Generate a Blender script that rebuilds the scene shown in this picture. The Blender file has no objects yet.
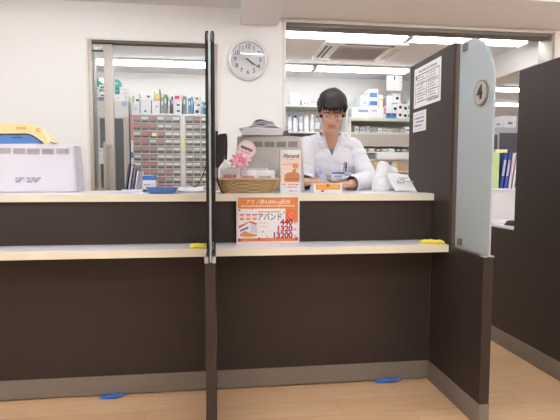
import bpy, bmesh, math, random
from mathutils import Vector, Matrix, noise
from mathutils.bvhtree import BVHTree
random.seed(7)
SC = bpy.context.scene
COL = SC.collection
PI = math.pi

# ------------------------------------------------------------------ materials
def lin(c):
    c = c / 255.0
    return c / 12.92 if c <= 0.04045 else ((c + 0.055) / 1.055) ** 2.4
_mats = {}
def mat(name, rgb, rough=0.5, metal=0.0, var=0.04, scale=12.0, spec=0.5, emit=0.0, coat=0.0):
    if name in _mats:
        return _mats[name]
    m = bpy.data.materials.new(name); m.use_nodes = True
    nt = m.node_tree; b = nt.nodes['Principled BSDF']
    col = (lin(rgb[0]), lin(rgb[1]), lin(rgb[2]), 1)
    tc = nt.nodes.new('ShaderNodeTexCoord')
    nz = nt.nodes.new('ShaderNodeTexNoise'); nz.inputs['Scale'].default_value = scale
    nz.inputs['Detail'].default_value = 3
    mx = nt.nodes.new('ShaderNodeMixRGB'); mx.blend_type = 'MIX'
    mx.inputs[1].default_value = tuple(c * (1 - var) for c in col[:3]) + (1,)
    mx.inputs[2].default_value = tuple(min(1, c * (1 + var)) for c in col[:3]) + (1,)
    nt.links.new(tc.outputs['Object'], nz.inputs['Vector'])
    nt.links.new(nz.outputs['Fac'], mx.inputs[0])
    nt.links.new(mx.outputs[0], b.inputs['Base Color'])
    b.inputs['Roughness'].default_value = rough
    b.inputs['Metallic'].default_value = metal
    b.inputs['Specular IOR Level'].default_value = spec
    b.inputs['Coat Weight'].default_value = coat
    if emit:
        b.inputs['Emission Color'].default_value = col
        b.inputs['Emission Strength'].default_value = emit
    _mats[name] = m
    return m

def grain(name, c1, c2, rough, scale, spec=0.5, bump=0.0):
    """streaked material: noise stretched along one axis"""
    m = bpy.data.materials.new(name); m.use_nodes = True
    nt = m.node_tree; b = nt.nodes['Principled BSDF']
    tc = nt.nodes.new('ShaderNodeTexCoord'); mp = nt.nodes.new('ShaderNodeMapping')
    mp.inputs['Scale'].default_value = scale
    nz = nt.nodes.new('ShaderNodeTexNoise'); nz.inputs['Scale'].default_value = 6; nz.inputs['Detail'].default_value = 5
    mx = nt.nodes.new('ShaderNodeMixRGB')
    mx.inputs[1].default_value = (lin(c1[0]), lin(c1[1]), lin(c1[2]), 1)
    mx.inputs[2].default_value = (lin(c2[0]), lin(c2[1]), lin(c2[2]), 1)
    nt.links.new(tc.outputs['Object'], mp.inputs['Vector']); nt.links.new(mp.outputs[0], nz.inputs['Vector'])
    nt.links.new(nz.outputs['Fac'], mx.inputs[0]); nt.links.new(mx.outputs[0], b.inputs['Base Color'])
    b.inputs['Roughness'].default_value = rough; b.inputs['Specular IOR Level'].default_value = spec
    if bump:
        bp = nt.nodes.new('ShaderNodeBump'); bp.inputs['Strength'].default_value = bump; bp.inputs['Distance'].default_value = 0.002
        nt.links.new(nz.outputs['Fac'], bp.inputs['Height']); nt.links.new(bp.outputs[0], b.inputs['Normal'])
    return m

def floor_material():
    m = bpy.data.materials.new('oak_planks'); m.use_nodes = True
    nt = m.node_tree; b = nt.nodes['Principled BSDF']
    tc = nt.nodes.new('ShaderNodeTexCoord')
    br = nt.nodes.new('ShaderNodeTexBrick')
    br.offset = 0.37; br.offset_frequency = 2
    br.inputs['Scale'].default_value = 1.0
    br.inputs['Brick Width'].default_value = 0.9; br.inputs['Row Height'].default_value = 0.15
    br.inputs['Mortar Size'].default_value = 0.0012; br.inputs['Mortar Smooth'].default_value = 0.3
    br.inputs['Color1'].default_value = (lin(244), lin(203), lin(161), 1)
    br.inputs['Color2'].default_value = (lin(236), lin(194), lin(150), 1)
    br.inputs['Mortar'].default_value = (lin(204), lin(164), lin(120), 1)
    mp = nt.nodes.new('ShaderNodeMapping'); mp.inputs['Scale'].default_value = (1.2, 14, 1)
    nz = nt.nodes.new('ShaderNodeTexNoise'); nz.inputs['Scale'].default_value = 4; nz.inputs['Detail'].default_value = 6
    hs = nt.nodes.new('ShaderNodeMixRGB'); hs.blend_type = 'MULTIPLY'; hs.inputs[0].default_value = 0.5
    rp = nt.nodes.new('ShaderNodeValToRGB')
    rp.color_ramp.elements[0].position = 0.3; rp.color_ramp.elements[0].color = (0.78, 0.74, 0.70, 1)
    rp.color_ramp.elements[1].position = 0.7; rp.color_ramp.elements[1].color = (1, 1, 1, 1)
    L = nt.links.new
    L(tc.outputs['Object'], br.inputs['Vector']); L(tc.outputs['Object'], mp.inputs['Vector'])
    L(mp.outputs[0], nz.inputs['Vector']); L(nz.outputs['Fac'], rp.inputs[0])
    L(br.outputs['Color'], hs.inputs[1]); L(rp.outputs[0], hs.inputs[2]); L(hs.outputs[0], b.inputs['Base Color'])
    b.inputs['Roughness'].default_value = 0.42
    return m

def clear_glass(name, tint=(0.95, 0.97, 0.97), ior=1.5):
    m = bpy.data.materials.new(name); m.use_nodes = True
    nt = m.node_tree; nt.nodes.remove(nt.nodes['Principled BSDF'])
    out = nt.nodes['Material Output']
    tr = nt.nodes.new('ShaderNodeBsdfTransparent'); tr.inputs[0].default_value = (*tint, 1)
    gl = nt.nodes.new('ShaderNodeBsdfGlossy'); gl.inputs['Roughness'].default_value = 0.02
    fr = nt.nodes.new('ShaderNodeFresnel'); fr.inputs[0].default_value = ior
    mx = nt.nodes.new('ShaderNodeMixShader')
    nt.links.new(fr.outputs[0], mx.inputs[0]); nt.links.new(tr.outputs[0], mx.inputs[1]); nt.links.new(gl.outputs[0], mx.inputs[2])
    nt.links.new(mx.outputs[0], out.inputs[0])
    return m

def film(name, rgb=(235, 235, 240), opacity=0.25):
    """thin crinkled clear plastic"""
    m = bpy.data.materials.new(name); m.use_nodes = True
    nt = m.node_tree; b = nt.nodes['Principled BSDF']
    b.inputs['Base Color'].default_value = (lin(rgb[0]), lin(rgb[1]), lin(rgb[2]), 1)
    b.inputs['Roughness'].default_value = 0.12; b.inputs['Alpha'].default_value = opacity
    tc = nt.nodes.new('ShaderNodeTexCoord'); nz = nt.nodes.new('ShaderNodeTexNoise'); nz.inputs['Scale'].default_value = 40
    bp = nt.nodes.new('ShaderNodeBump'); bp.inputs['Strength'].default_value = 0.6; bp.inputs['Distance'].default_value = 0.004
    nt.links.new(tc.outputs['Object'], nz.inputs['Vector']); nt.links.new(nz.outputs['Fac'], bp.inputs['Height'])
    nt.links.new(bp.outputs[0], b.inputs['Normal'])
    return m

def frosted():
    m = bpy.data.materials.new('frosted_glass'); m.use_nodes = True
    nt = m.node_tree; b = nt.nodes['Principled BSDF']; out = nt.nodes['Material Output']
    b.inputs['Base Color'].default_value = (lin(204), lin(214), lin(219), 1)
    b.inputs['Roughness'].default_value = 0.35
    tl = nt.nodes.new('ShaderNodeBsdfTranslucent'); tl.inputs[0].default_value = (lin(222), lin(232), lin(237), 1)
    tc = nt.nodes.new('ShaderNodeTexCoord'); nz = nt.nodes.new('ShaderNodeTexNoise'); nz.inputs['Scale'].default_value = 300
    bp = nt.nodes.new('ShaderNodeBump'); bp.inputs['Strength'].default_value = 0.05
    nt.links.new(tc.outputs['Object'], nz.inputs['Vector']); nt.links.new(nz.outputs['Fac'], bp.inputs['Height'])
    nt.links.new(bp.outputs[0], b.inputs['Normal'])
    mx = nt.nodes.new('ShaderNodeMixShader'); mx.inputs[0].default_value = 0.45
    nt.links.new(b.outputs[0], mx.inputs[1]); nt.links.new(tl.outputs[0], mx.inputs[2]); nt.links.new(mx.outputs[0], out.inputs[0])
    return m

WALL = mat('wall_paint', (232, 230, 228), 0.85, var=0.012, scale=60)
CEIL = mat('ceiling_board', (224, 226, 230), 0.9, var=0.015, scale=30)
SOFF = mat('soffit_board', (234, 236, 241), 0.9, var=0.015, scale=30)
FLOOR = floor_material()
DARK = grain('dark_wenge_laminate', (56, 46, 43), (65, 55, 51), 0.5, (14, 14, 0.9), spec=0.28, bump=0.05)
DARKE = grain('dark_wenge_edge', (70, 60, 56), (82, 72, 66), 0.4, (14, 14, 0.9), spec=0.4)
KICK = grain('brushed_kick_metal', (124, 114, 106), (140, 130, 121), 0.45, (0.6, 0.6, 30), spec=0.4)
TOPW = mat('white_laminate_top', (240, 238, 247), 0.3, var=0.01)
EDGE = mat('cream_edge_band', (240, 233, 214), 0.45, var=0.02)
ALU = mat('anodised_aluminium', (172, 164, 156), 0.42, 0.35, var=0.03)
ALUD = mat('grey_track_metal', (116, 110, 104), 0.5, 0.3)  # darker grey metal for tracks, channels, clips and plinths
CASING = mat('pale_casing', (226, 220, 212), 0.6, var=0.01)
CHROME = mat('chrome', (215, 214, 214), 0.18, 0.95, var=0.01)
SILVER = mat('silver_plastic', (188, 190, 196), 0.3, 0.5, var=0.01)
WHITEP = mat('white_plastic', (236, 236, 238), 0.45, var=0.015)
LILAC = mat('lilac_white_plastic', (222, 220, 230), 0.4, var=0.015)
GREYP = mat('warm_grey_plastic', (196, 190, 186), 0.5, var=0.02)
VENT = mat('vent_grille_grey', (150, 144, 143), 0.6, var=0.05)
VENTL = mat('vent_grille_pale', (188, 182, 184), 0.6, var=0.05)
BLACK = mat('black_plastic', (24, 23, 25), 0.4)
BLACKR = mat('black_cable', (30, 28, 30), 0.5)
INK = mat('dark_print_ink', (62, 60, 72), 0.7)
GREYINK = mat('grey_print_ink', (140, 140, 152), 0.7)
PAPER = mat('white_paper', (240, 240, 242), 0.8, var=0.01)
LAMP = mat('lamp_housing', (206, 206, 206), 0.5, var=0.01)
FROST = frosted()
GLASS = clear_glass('clear_glass')
FILM = film('clear_film')
def M(rgb, rough=0.6):
    return mat('painted_%02x%02x%02x' % rgb, rgb, rough, var=0.025, scale=25)
def tube_mat(s):
    m = bpy.data.materials.new('fluorescent_tube'); m.use_nodes = True
    b = m.node_tree.nodes['Principled BSDF']
    b.inputs['Emission Color'].default_value = (0.94, 0.975, 1.0, 1); b.inputs['Emission Strength'].default_value = s
    return m
TUBE_SHOP = tube_mat(18.5)
TUBE_DISP = tube_mat(10.5)

# ------------------------------------------------------------------ geometry helpers
class MB:
    def __init__(s): s.bm = bmesh.new()
    def box(s, x0, x1, y0, y1, z0, z1, bev=0.0, seg=2, mx=None):
        r = bmesh.ops.create_cube(s.bm, size=1.0)
        vs = r['verts']
        for v in vs:
            v.co = Vector(((x0 + x1) / 2 + v.co.x * (x1 - x0), (y0 + y1) / 2 + v.co.y * (y1 - y0), (z0 + z1) / 2 + v.co.z * (z1 - z0)))
        if mx is not None:
            for v in vs: v.co = mx @ v.co
        if bev > 0:
            es = list({e for v in vs for e in v.link_edges})
            bmesh.ops.bevel(s.bm, geom=es, offset=bev, segments=seg, affect='EDGES', profile=0.6)
        return s
    def prism(s, pts, axis, a0, a1):
        """polygon pts (2-D) extruded along axis 'x','y' or 'z' from a0 to a1"""
        def P(p, a):
            return {'x': (a, p[0], p[1]), 'y': (p[0], a, p[1]), 'z': (p[0], p[1], a)}[axis]
        A = [s.bm.verts.new(P(p, a0)) for p in pts]; B = [s.bm.verts.new(P(p, a1)) for p in pts]
        n = len(pts); fs = [s.bm.faces.new(A), s.bm.faces.new(B[::-1])]
        for i in range(n):
            fs.append(s.bm.faces.new((A[i], B[i], B[(i + 1) % n], A[(i + 1) % n])))
        bmesh.ops.recalc_face_normals(s.bm, faces=fs)
        return s
    def cyl(s, p0, p1, r0, r1=None, seg=16):
        p0, p1 = Vector(p0), Vector(p1); r1 = r0 if r1 is None else r1
        d = p1 - p0
        q = d.to_track_quat('Z', 'Y').to_matrix().to_4x4()
        bmesh.ops.create_cone(s.bm, cap_ends=True, segments=seg, radius1=r0, radius2=r1, depth=d.length, matrix=Matrix.Translation((p0 + p1) / 2) @ q)
        return s
    def ell(s, c, r, mx=None, seg=16):
        if not hasattr(r, '__len__'): r = (r, r, r)
        m = Matrix.Translation(c) @ Matrix.Diagonal((*r, 1))
        if mx is not None: m = mx @ m
        bmesh.ops.create_uvsphere(s.bm, u_segments=seg, v_segments=max(6, seg // 2), radius=1, matrix=m)
        return s
    def tube(s, pts, r, seg=8, closed=False):
        pts = [Vector(p) for p in pts]; n = len(pts); rings = []
        for i, p in enumerate(pts):
            a = pts[(i - 1) % n] if (closed or i > 0) else p; b = pts[(i + 1) % n] if (closed or i < n - 1) else p
            t = (b - a).normalized(); u = t.orthogonal() if abs(t.z) > 0.95 else t.cross(Vector((0, 0, 1)))
            u.normalize(); w = t.cross(u)
            rr = r[i] if hasattr(r, '__len__') else r
            rings.append([s.bm.verts.new(p + (u * math.cos(2 * PI * k / seg) + w * math.sin(2 * PI * k / seg)) * rr) for k in range(seg)])
        for i in range(n if closed else n - 1):
            A, B = rings[i], rings[(i + 1) % n]
            for k in range(seg):
                s.bm.faces.new((A[k], A[(k + 1) % seg], B[(k + 1) % seg], B[k]))
        if not closed:
            s.bm.faces.new(rings[0][::-1]); s.bm.faces.new(rings[-1])
        return s
    def lathe(s, prof, seg=40, axis='y', c=(0, 0, 0)):
        """profile of (radius, height) around axis through c"""
        rings = []
        for r, h in prof:
            ring = []
            for k in range(seg):
                a = 2 * PI * k / seg
                co = (r * math.cos(a), h, r * math.sin(a)) if axis == 'y' else (r * math.cos(a), r * math.sin(a), h)
                ring.append(s.bm.verts.new(Vector(c) + Vector(co)))
            rings.append(ring)
        fs = []
        for A, B in zip(rings, rings[1:]):
            for k in range(seg):
                fs.append(s.bm.faces.new((A[k], A[(k + 1) % seg], B[(k + 1) % seg], B[k])))
        if prof[0][0] > 1e-6: fs.append(s.bm.faces.new(rings[0][::-1]))
        if prof[-1][0] > 1e-6: fs.append(s.bm.faces.new(rings[-1]))
        bmesh.ops.recalc_face_normals(s.bm, faces=fs)
        return s
    def grid(s, nu, nv, fn):
        V = [[s.bm.verts.new(fn(i / nu, j / nv)) for j in range(nv + 1)] for i in range(nu + 1)]
        for i in range(nu):
            for j in range(nv):
                s.bm.faces.new((V[i][j], V[i + 1][j], V[i + 1][j + 1], V[i][j + 1]))
        return s
    def build(s, name, m, parent=None, smooth=False, recalc=True):
        bmesh.ops.remove_doubles(s.bm, verts=s.bm.verts, dist=1e-6)
        if recalc: bmesh.ops.recalc_face_normals(s.bm, faces=s.bm.faces)
        me = bpy.data.meshes.new(name); s.bm.to_mesh(me); s.bm.free()
        me.materials.append(m)
        if smooth:
            for p in me.polygons: p.use_smooth = True
            try: me.set_sharp_from_angle(angle=math.radians(40))
            except Exception: pass
        o = bpy.data.objects.new(name, me); COL.objects.link(o)
        if parent is not None: o.parent = parent
        return o

def tag(o, label, cat, group=None, kind=None):
    if label: o['label'] = label
    if cat: o['category'] = cat
    if group: o['group'] = group
    if kind: o['kind'] = kind
    return o
def thing(name, label, cat, loc=(0, 0, 0), rz=0.0, group=None):
    o = bpy.data.objects.new(name, None); COL.objects.link(o); o.empty_display_size = 0.05
    o.location = loc; o.rotation_euler = (0, 0, rz)
    return tag(o, label, cat, group)
def struct(o):
    o['kind'] = 'structure'; return o
def dup(root, loc, rz=None, label=None, group=None):
    r = root.copy(); COL.objects.link(r); r.location = loc
    if rz is not None: r.rotation_euler = (0, 0, rz)
    if label: r['label'] = label
    if group: r['group'] = group
    for ch in list(root.children):
        c = ch.copy(); COL.objects.link(c); c.parent = r
        for g in list(ch.children):
            d = g.copy(); COL.objects.link(d); d.parent = c
    return r
def bx(name, m, parent, x0, x1, y0, y1, z0, z1, bev=0.0):
    return MB().box(x0, x1, y0, y1, z0, z1, bev).build(name, m, parent, smooth=bev > 0)
def lettering(name, s, size, x, z, y, m, parent, align='CENTER', depth=0.0004, bold=0.0, sx=1.0, roty=0.0):
    """upright text whose face looks along -Y, centred on (x, z)"""
    cu = bpy.data.curves.new('t', 'FONT'); cu.body = s; cu.size = size; cu.extrude = depth; cu.offset = bold
    cu.align_x = align; cu.align_y = 'CENTER'
    t = bpy.data.objects.new('t', cu); COL.objects.link(t)
    dg = bpy.context.evaluated_depsgraph_get(); dg.update()
    me = bpy.data.meshes.new_from_object(t.evaluated_get(dg))
    bpy.data.objects.remove(t); bpy.data.curves.remove(cu)
    me.transform(Matrix.Translation((x, y, z)) @ Matrix.Rotation(roty, 4, 'Y') @ Matrix.Rotation(PI / 2, 4, 'X') @ Matrix.Diagonal((sx, 1, 1, 1)))
    me.materials.clear(); me.materials.append(m)
    o = bpy.data.objects.new(name, me); COL.objects.link(o); o.parent = parent
    return o
def blocks(mb, x0, x1, z, h, y, n=10, fill=0.72, t=0.0004, rnd=random, drop=0.12):
    """a row of small character-like blocks (print too small to read)"""
    w = (x1 - x0) / n
    for i in range(n):
        if rnd.random() < drop: continue
        mb.box(x0 + i * w, x0 + i * w + w * fill * rnd.uniform(0.8, 1.1), y - t, y, z - h / 2 * rnd.uniform(0.7, 1), z + h / 2)
    return mb

# ------------------------------------------------------------------ camera
cam_d = bpy.data.cameras.new('camera'); cam = bpy.data.objects.new('camera', cam_d); COL.objects.link(cam)
F_PX, YAW, PIT, ROLL = 481.4, 0.1288, 0.0700, 0.0021
cam_d.sensor_fit = 'HORIZONTAL'; cam_d.sensor_width = 36.0; cam_d.lens = 36.0 * F_PX / 560.0
cam_d.clip_start = 0.05; cam_d.clip_end = 60
Fv = Vector((math.sin(YAW) * math.cos(PIT), math.cos(YAW) * math.cos(PIT), -math.sin(PIT)))
Rv = Vector((math.cos(YAW), -math.sin(YAW), 0)); Uv = Rv.cross(Fv)
R2 = math.cos(ROLL) * Rv + math.sin(ROLL) * Uv; U2 = math.cos(ROLL) * Uv - math.sin(ROLL) * Rv
cam.matrix_world = Matrix(((R2.x, U2.x, -Fv.x, 0), (R2.y, U2.y, -Fv.y, 0), (R2.z, U2.z, -Fv.z, 1.1), (0, 0, 0, 1)))
SC.camera = cam

# ------------------------------------------------------------------ room shell
YW, YB = 3.912, 4.062          # front and back face of the wall behind the counter
CZ, DZ = 2.42, 2.45            # ceilings: shop, dispensary
struct(MB().box(-4.2, 7.2, -3.7, 9.7, -0.1, 0).build('floor', FLOOR))
struct(MB().box(-4.2, 7.2, -3.7, YW + 0.05, CZ, CZ + 0.1).build('ceiling', CEIL))
struct(MB().box(-4.2, 7.2, YB, 9.7, DZ, DZ + 0.1).build('ceiling_dispensary', CEIL))
w = MB()
w.box(-4.2, -0.973, YW, YW + 0.012, 0, 2.56)
w.box(-4.2, -0.985, YW + 0.060, YB, 0, 2.56)
w.box(-4.2, -1.70, YW + 0.012, YW + 0.060, 0, 2.56)
w.box(-1.70, -0.973, YW + 0.012, YW + 0.060, 2.14, 2.56)
w.box(-0.973, 0.0, YW, YB, 2.138, 2.56)
w.box(0.0, 0.544, YW, YB, 0, 2.56)
w.box(0.544, 2.90, YW, YB, 2.335, 2.56)
w.box(2.90, 7.2, YW, YB, 0, 2.56)
struct(w.build('wall_counter', WALL))
struct(MB().box(-4.2, -4.05, -3.7, 9.7, 0, 2.56).build('wall_left', WALL))
struct(MB().box(7.05, 7.2, -3.7, 9.7, 0, 2.56).build('wall_right', WALL))
struct(MB().box(-4.2, 7.2, -3.7, -3.55, 0, 2.56).build('wall_entrance', WALL))
struct(MB().box(-4.1, 3.14, 6.6, 6.75, 0, 2.56).build('wall_rear', WALL))
struct(MB().box(3.0, 3.14, 6.75, 9.7, 0, 2.56).build('wall_rear_return', WALL))
struct(MB().box(3.0, 7.2, 9.55, 9.7, 0, 2.56).build('wall_far', WALL))
# boxed-in beam running out from the wall over the clock, dropped soffit to its right, deep beam in the dispensary
struct(MB().box(0.19, 0.485, 2.95, YW, 2.30, CZ, 0.004).build('trim_beam', SOFF))
struct(MB().box(0.485, 7.05, 3.29, YW, 2.362, CZ).build('trim_soffit', SOFF))
struct(MB().box(3.12, 3.40, YB, 6.6, 2.205, DZ).build('trim_dispensary_beam', WALL))

# door_1: opening on the left with a sliding leaf parked behind the wall
d1 = struct(thing('door_1', None, None, (0, 0, 0)))
bx('jamb', ALU, d1, -0.976, -0.946, YW - 0.010, YW + 0.012, 0, 2.14, 0.002)
bx('jamb', ALU, d1, -1.0, -0.952, YW + 0.060, YB + 0.01, 0, 2.14, 0.002)
bx('jamb', ALU, d1, -0.024, 0.006, YW - 0.010, YB + 0.01, 0, 2.14, 0.003)
bx('head_track', mat('dark_track', (84, 78, 74), 0.5), d1, -0.976, 0.006, YW - 0.008, YW + 0.058, 2.116, 2.138, 0.002)
bx('casing', CASING, d1, -0.990, -0.976, YW - 0.012, YW, 0, 2.154, 0.002)
bx('casing', CASING, d1, -0.976, 0.020, YW - 0.012, YW, 2.138, 2.154, 0.002)
bx('casing', CASING, d1, 0.006, 0.020, YW - 0.012, YW, 0, 2.138, 0.002)
lf = struct(thing('door_2', None, None, (0, 0, 0)))          # the sliding leaf
bx('stile', ALU, lf, -0.868, -0.800, 3.930, 3.965, 0.02, 2.115, 0.003)
bx('stile', ALU, lf, -1.62, -1.555, 3.930, 3.965, 0.02, 2.115, 0.003)
bx('rail', ALU, lf, -1.555, -0.868, 3.930, 3.965, 2.068, 2.115, 0.003)
bx('rail', ALU, lf, -1.555, -0.868, 3.930, 3.965, 0.93, 1.005, 0.003)
bx('kick_panel', ALU, lf, -1.555, -0.868, 3.935, 3.96, 0.02, 0.93, 0.0)
bx('pane', GLASS, lf, -1.555, -0.868, 3.945, 3.951, 1.005, 2.068)
bx('gasket', BLACK, lf, -1.555, -0.868, 3.932, 3.942, 2.056, 2.068)
hd = MB().tube([(-0.862, 3.885, 0.955), (-0.862, 3.88, 1.0), (-0.862, 3.88, 1.32), (-0.862, 3.885, 1.36)], 0.011, 10).build('handle', ALU, lf, True)
for z in (0.985, 1.335):
    MB().cyl((-0.862, 3.885, z), (-0.835, 3.931, z), 0.008).cyl((-0.835, 3.926, z), (-0.835, 3.932, z), 0.016).build('handle_mount', CHROME, hd, True)
# window_1: the wide opening on the right and its metal frame
w1 = struct(thing('window_1', None, None, (0, 0, 0)))
bx('jamb', CASING, w1, 0.528, 0.550, YW - 0.014, YB + 0.012, 0, 2.35, 0.003)
bx('jamb', ALU, w1, 2.862, 2.886, YW - 0.014, YB + 0.012, 0, 2.325, 0.003)
bx('jamb', CASING, w1, 2.886, 2.93, YW - 0.020, YB + 0.012, 0, 2.35, 0.003)
bx('head_casing', CASING, w1, 0.550, 2.886, YW - 0.014, YB + 0.012, 2.330, 2.352, 0.003)
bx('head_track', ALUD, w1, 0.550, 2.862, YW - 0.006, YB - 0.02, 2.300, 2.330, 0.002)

# ------------------------------------------------------------------ ceiling lamps
def make_lamp(name, label, tube, loc, group):
    t = thing(name, label, 'ceiling lamp', loc, 0, group)
    MB().box(-0.60, 0.60, -0.095, 0.095, -0.022, 0, 0.005).build('housing', LAMP, t, True)
    MB().prism([(-0.03, -0.021), (0.03, -0.021), (0.012, -0.04), (-0.012, -0.04)], 'x', -0.59, 0.59).build('reflector', LAMP, t)
    for s in (-1, 1):
        tb = MB().cyl((-0.575, s * 0.058, -0.040), (0.575, s * 0.058, -0.040), 0.0165, seg=10).build('tube', tube, t, True)
    for s in (-1, 1):
        bx('end_cap', WHITEP, t, s * 0.5875 - 0.0115, s * 0.5875 + 0.0115, -0.085, 0.085, -0.058, -0.020, 0.004)
    return t
GD = 'twin tube lamps on the dispensary ceiling'
L0 = make_lamp('ceiling_lamp', 'twin tube ceiling lamp in the front row above the person', TUBE_DISP, (1.20, 4.50, DZ), GD)
front = {-2.43: 'farthest left over the sliding leaf', -1.22: 'over the grey glass cabinet', -0.01: 'behind the clock wall', 2.41: 'over the number four screen'}
for x, wds in front.items():
    dup(L0, (x, 4.50, DZ), label='twin tube lamp in the front dispensary row, ' + wds)
rear = {-1.85: 'seen through the sliding glass leaf', -0.64: 'over the medicine drawers', 0.57: 'right behind the clock wall', 1.78: 'above the person and air conditioner'}
for x, wds in rear.items():
    dup(L0, (x, 5.89, DZ), label='twin tube ceiling lamp in the rear dispensary row, ' + wds)
for i, (x, y, wds) in enumerate(((4.3, 4.9, 'near the white beam, first beyond it'), (5.51, 4.9, 'far right beyond the beam'), (4.3, 6.9, 'in the middle of the side bay'), (5.51, 6.9, 'far right in the middle of the side bay'), (4.3, 8.3, 'at the back of the side bay'), (5.51, 8.3, 'far right at the back of the side bay'))):
    dup(L0, (x, y, DZ), label='twin tube side bay lamp, ' + wds, group='side bay ceiling lamps')
LS = make_lamp('ceiling_lamp', 'twin tube ceiling lamp over the reception counter, reflected in the clock', TUBE_SHOP, (0.82, 2.72, CZ), 'shop ceiling lamps')
k = 0
for y in (2.72, 1.05, -0.05, -1.4):  # last row, out of view, is added to brighten floor and counter fronts
    for x in (-2.78, -0.98, 0.82, 2.62, 4.42):
        if (x, y) == (0.82, 2.72): continue
        dup(LS, (x, y, CZ), label='twin tube shop lamp %s, %s' % ({2.72: 'over the counter line', 1.05: 'just before the counter', -0.05: 'over the waiting area', -1.4: 'added near the entrance'}[y], {-2.78: 'far left', -0.98: 'left of the central screen', 0.82: 'in the middle', 2.62: 'right of the number four screen', 4.42: 'far right'}[x]))

# air conditioner cassette
ac = thing('air_conditioner', 'square white ceiling cassette air conditioner with grey grille between lamp rows', 'air conditioner', (1.50, 5.13, DZ))
MB().box(-0.43, 0.43, -0.37, 0.37, -0.03, 0, 0.008).build('panel', WHITEP, ac, True)
MB().box(-0.26, 0.26, -0.26, 0.24, -0.036, -0.028, 0.003).build('grille', mat('grille_grey', (140, 136, 134), 0.6), ac)
g = MB()
for i in range(14): g.box(-0.25, 0.25, -0.25 + i * 0.036, -0.238 + i * 0.036, -0.039, -0.036)
g.build('grille_slats', VENTL, ac)
for x in (-0.39, -0.345): bx('air_slot', BLACK, ac, x - 0.010, x + 0.010, -0.25, 0.23, -0.034, -0.029)
for x in (0.345, 0.39): bx('air_slot', VENTL, ac, x - 0.008, x + 0.008, -0.25, 0.23, -0.034, -0.029)
bx('air_slot', BLACK, ac, -0.22, 0.30, -0.335, -0.315, -0.034, -0.029)
bx('air_slot', VENTL, ac, -0.22, 0.30, 0.305, 0.325, -0.034, -0.029)
bx('sensor', BLACK, ac, 0.27, 0.29, -0.30, -0.28, -0.034, -0.029)

# ------------------------------------------------------------------ reception counter
def counter(x0, x1, label, wide):
    t = thing('reception_counter', label, 'counter', (x0, 2.231, 0), 0, 'reception counter bays')
    W = x1 - x0; o = 2.231
    bx('front_panel', DARK, t, 0, W, 0.200, 0.225, 0.104, 0.730)
    bx('back_panel', DARK, t, 0, W, 0.198, 0.222, 0.764, 0.976)
    kp = bx('kick_plate', KICK, t, 0, W, 0.197, 0.220, 0.010, 0.104)
    bx('plinth', BLACK, t, 0, W, 0.235, 0.60, 0.0, 0.10)
    sh = bx('lower_shelf', TOPW, t, 0, W, 0.004, 0.20, 0.7285, 0.7645)
    bx('edge_band', EDGE, sh, 0, W, 0.0, 0.004, 0.7285, 0.7640)
    tp = bx('counter_top', TOPW, t, 0, W, 0.179, 0.76, 0.9755, 1.0120)
    bx('edge_band', EDGE, tp, 0, W, 0.175, 0.179, 0.9755, 1.0115)
    bx('cabinet_body', WHITEP, t, 0.0, W, 0.226, 0.50, 0.10, 0.975)
    return t
counter(-2.6, -0.0525, 'left bay of dark brown reception counter with cream edged tops, under the left monitor', True)
counter(-0.0105, 1.1288, 'right bay of dark brown reception counter, carrying the basket and price sign', False)

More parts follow.
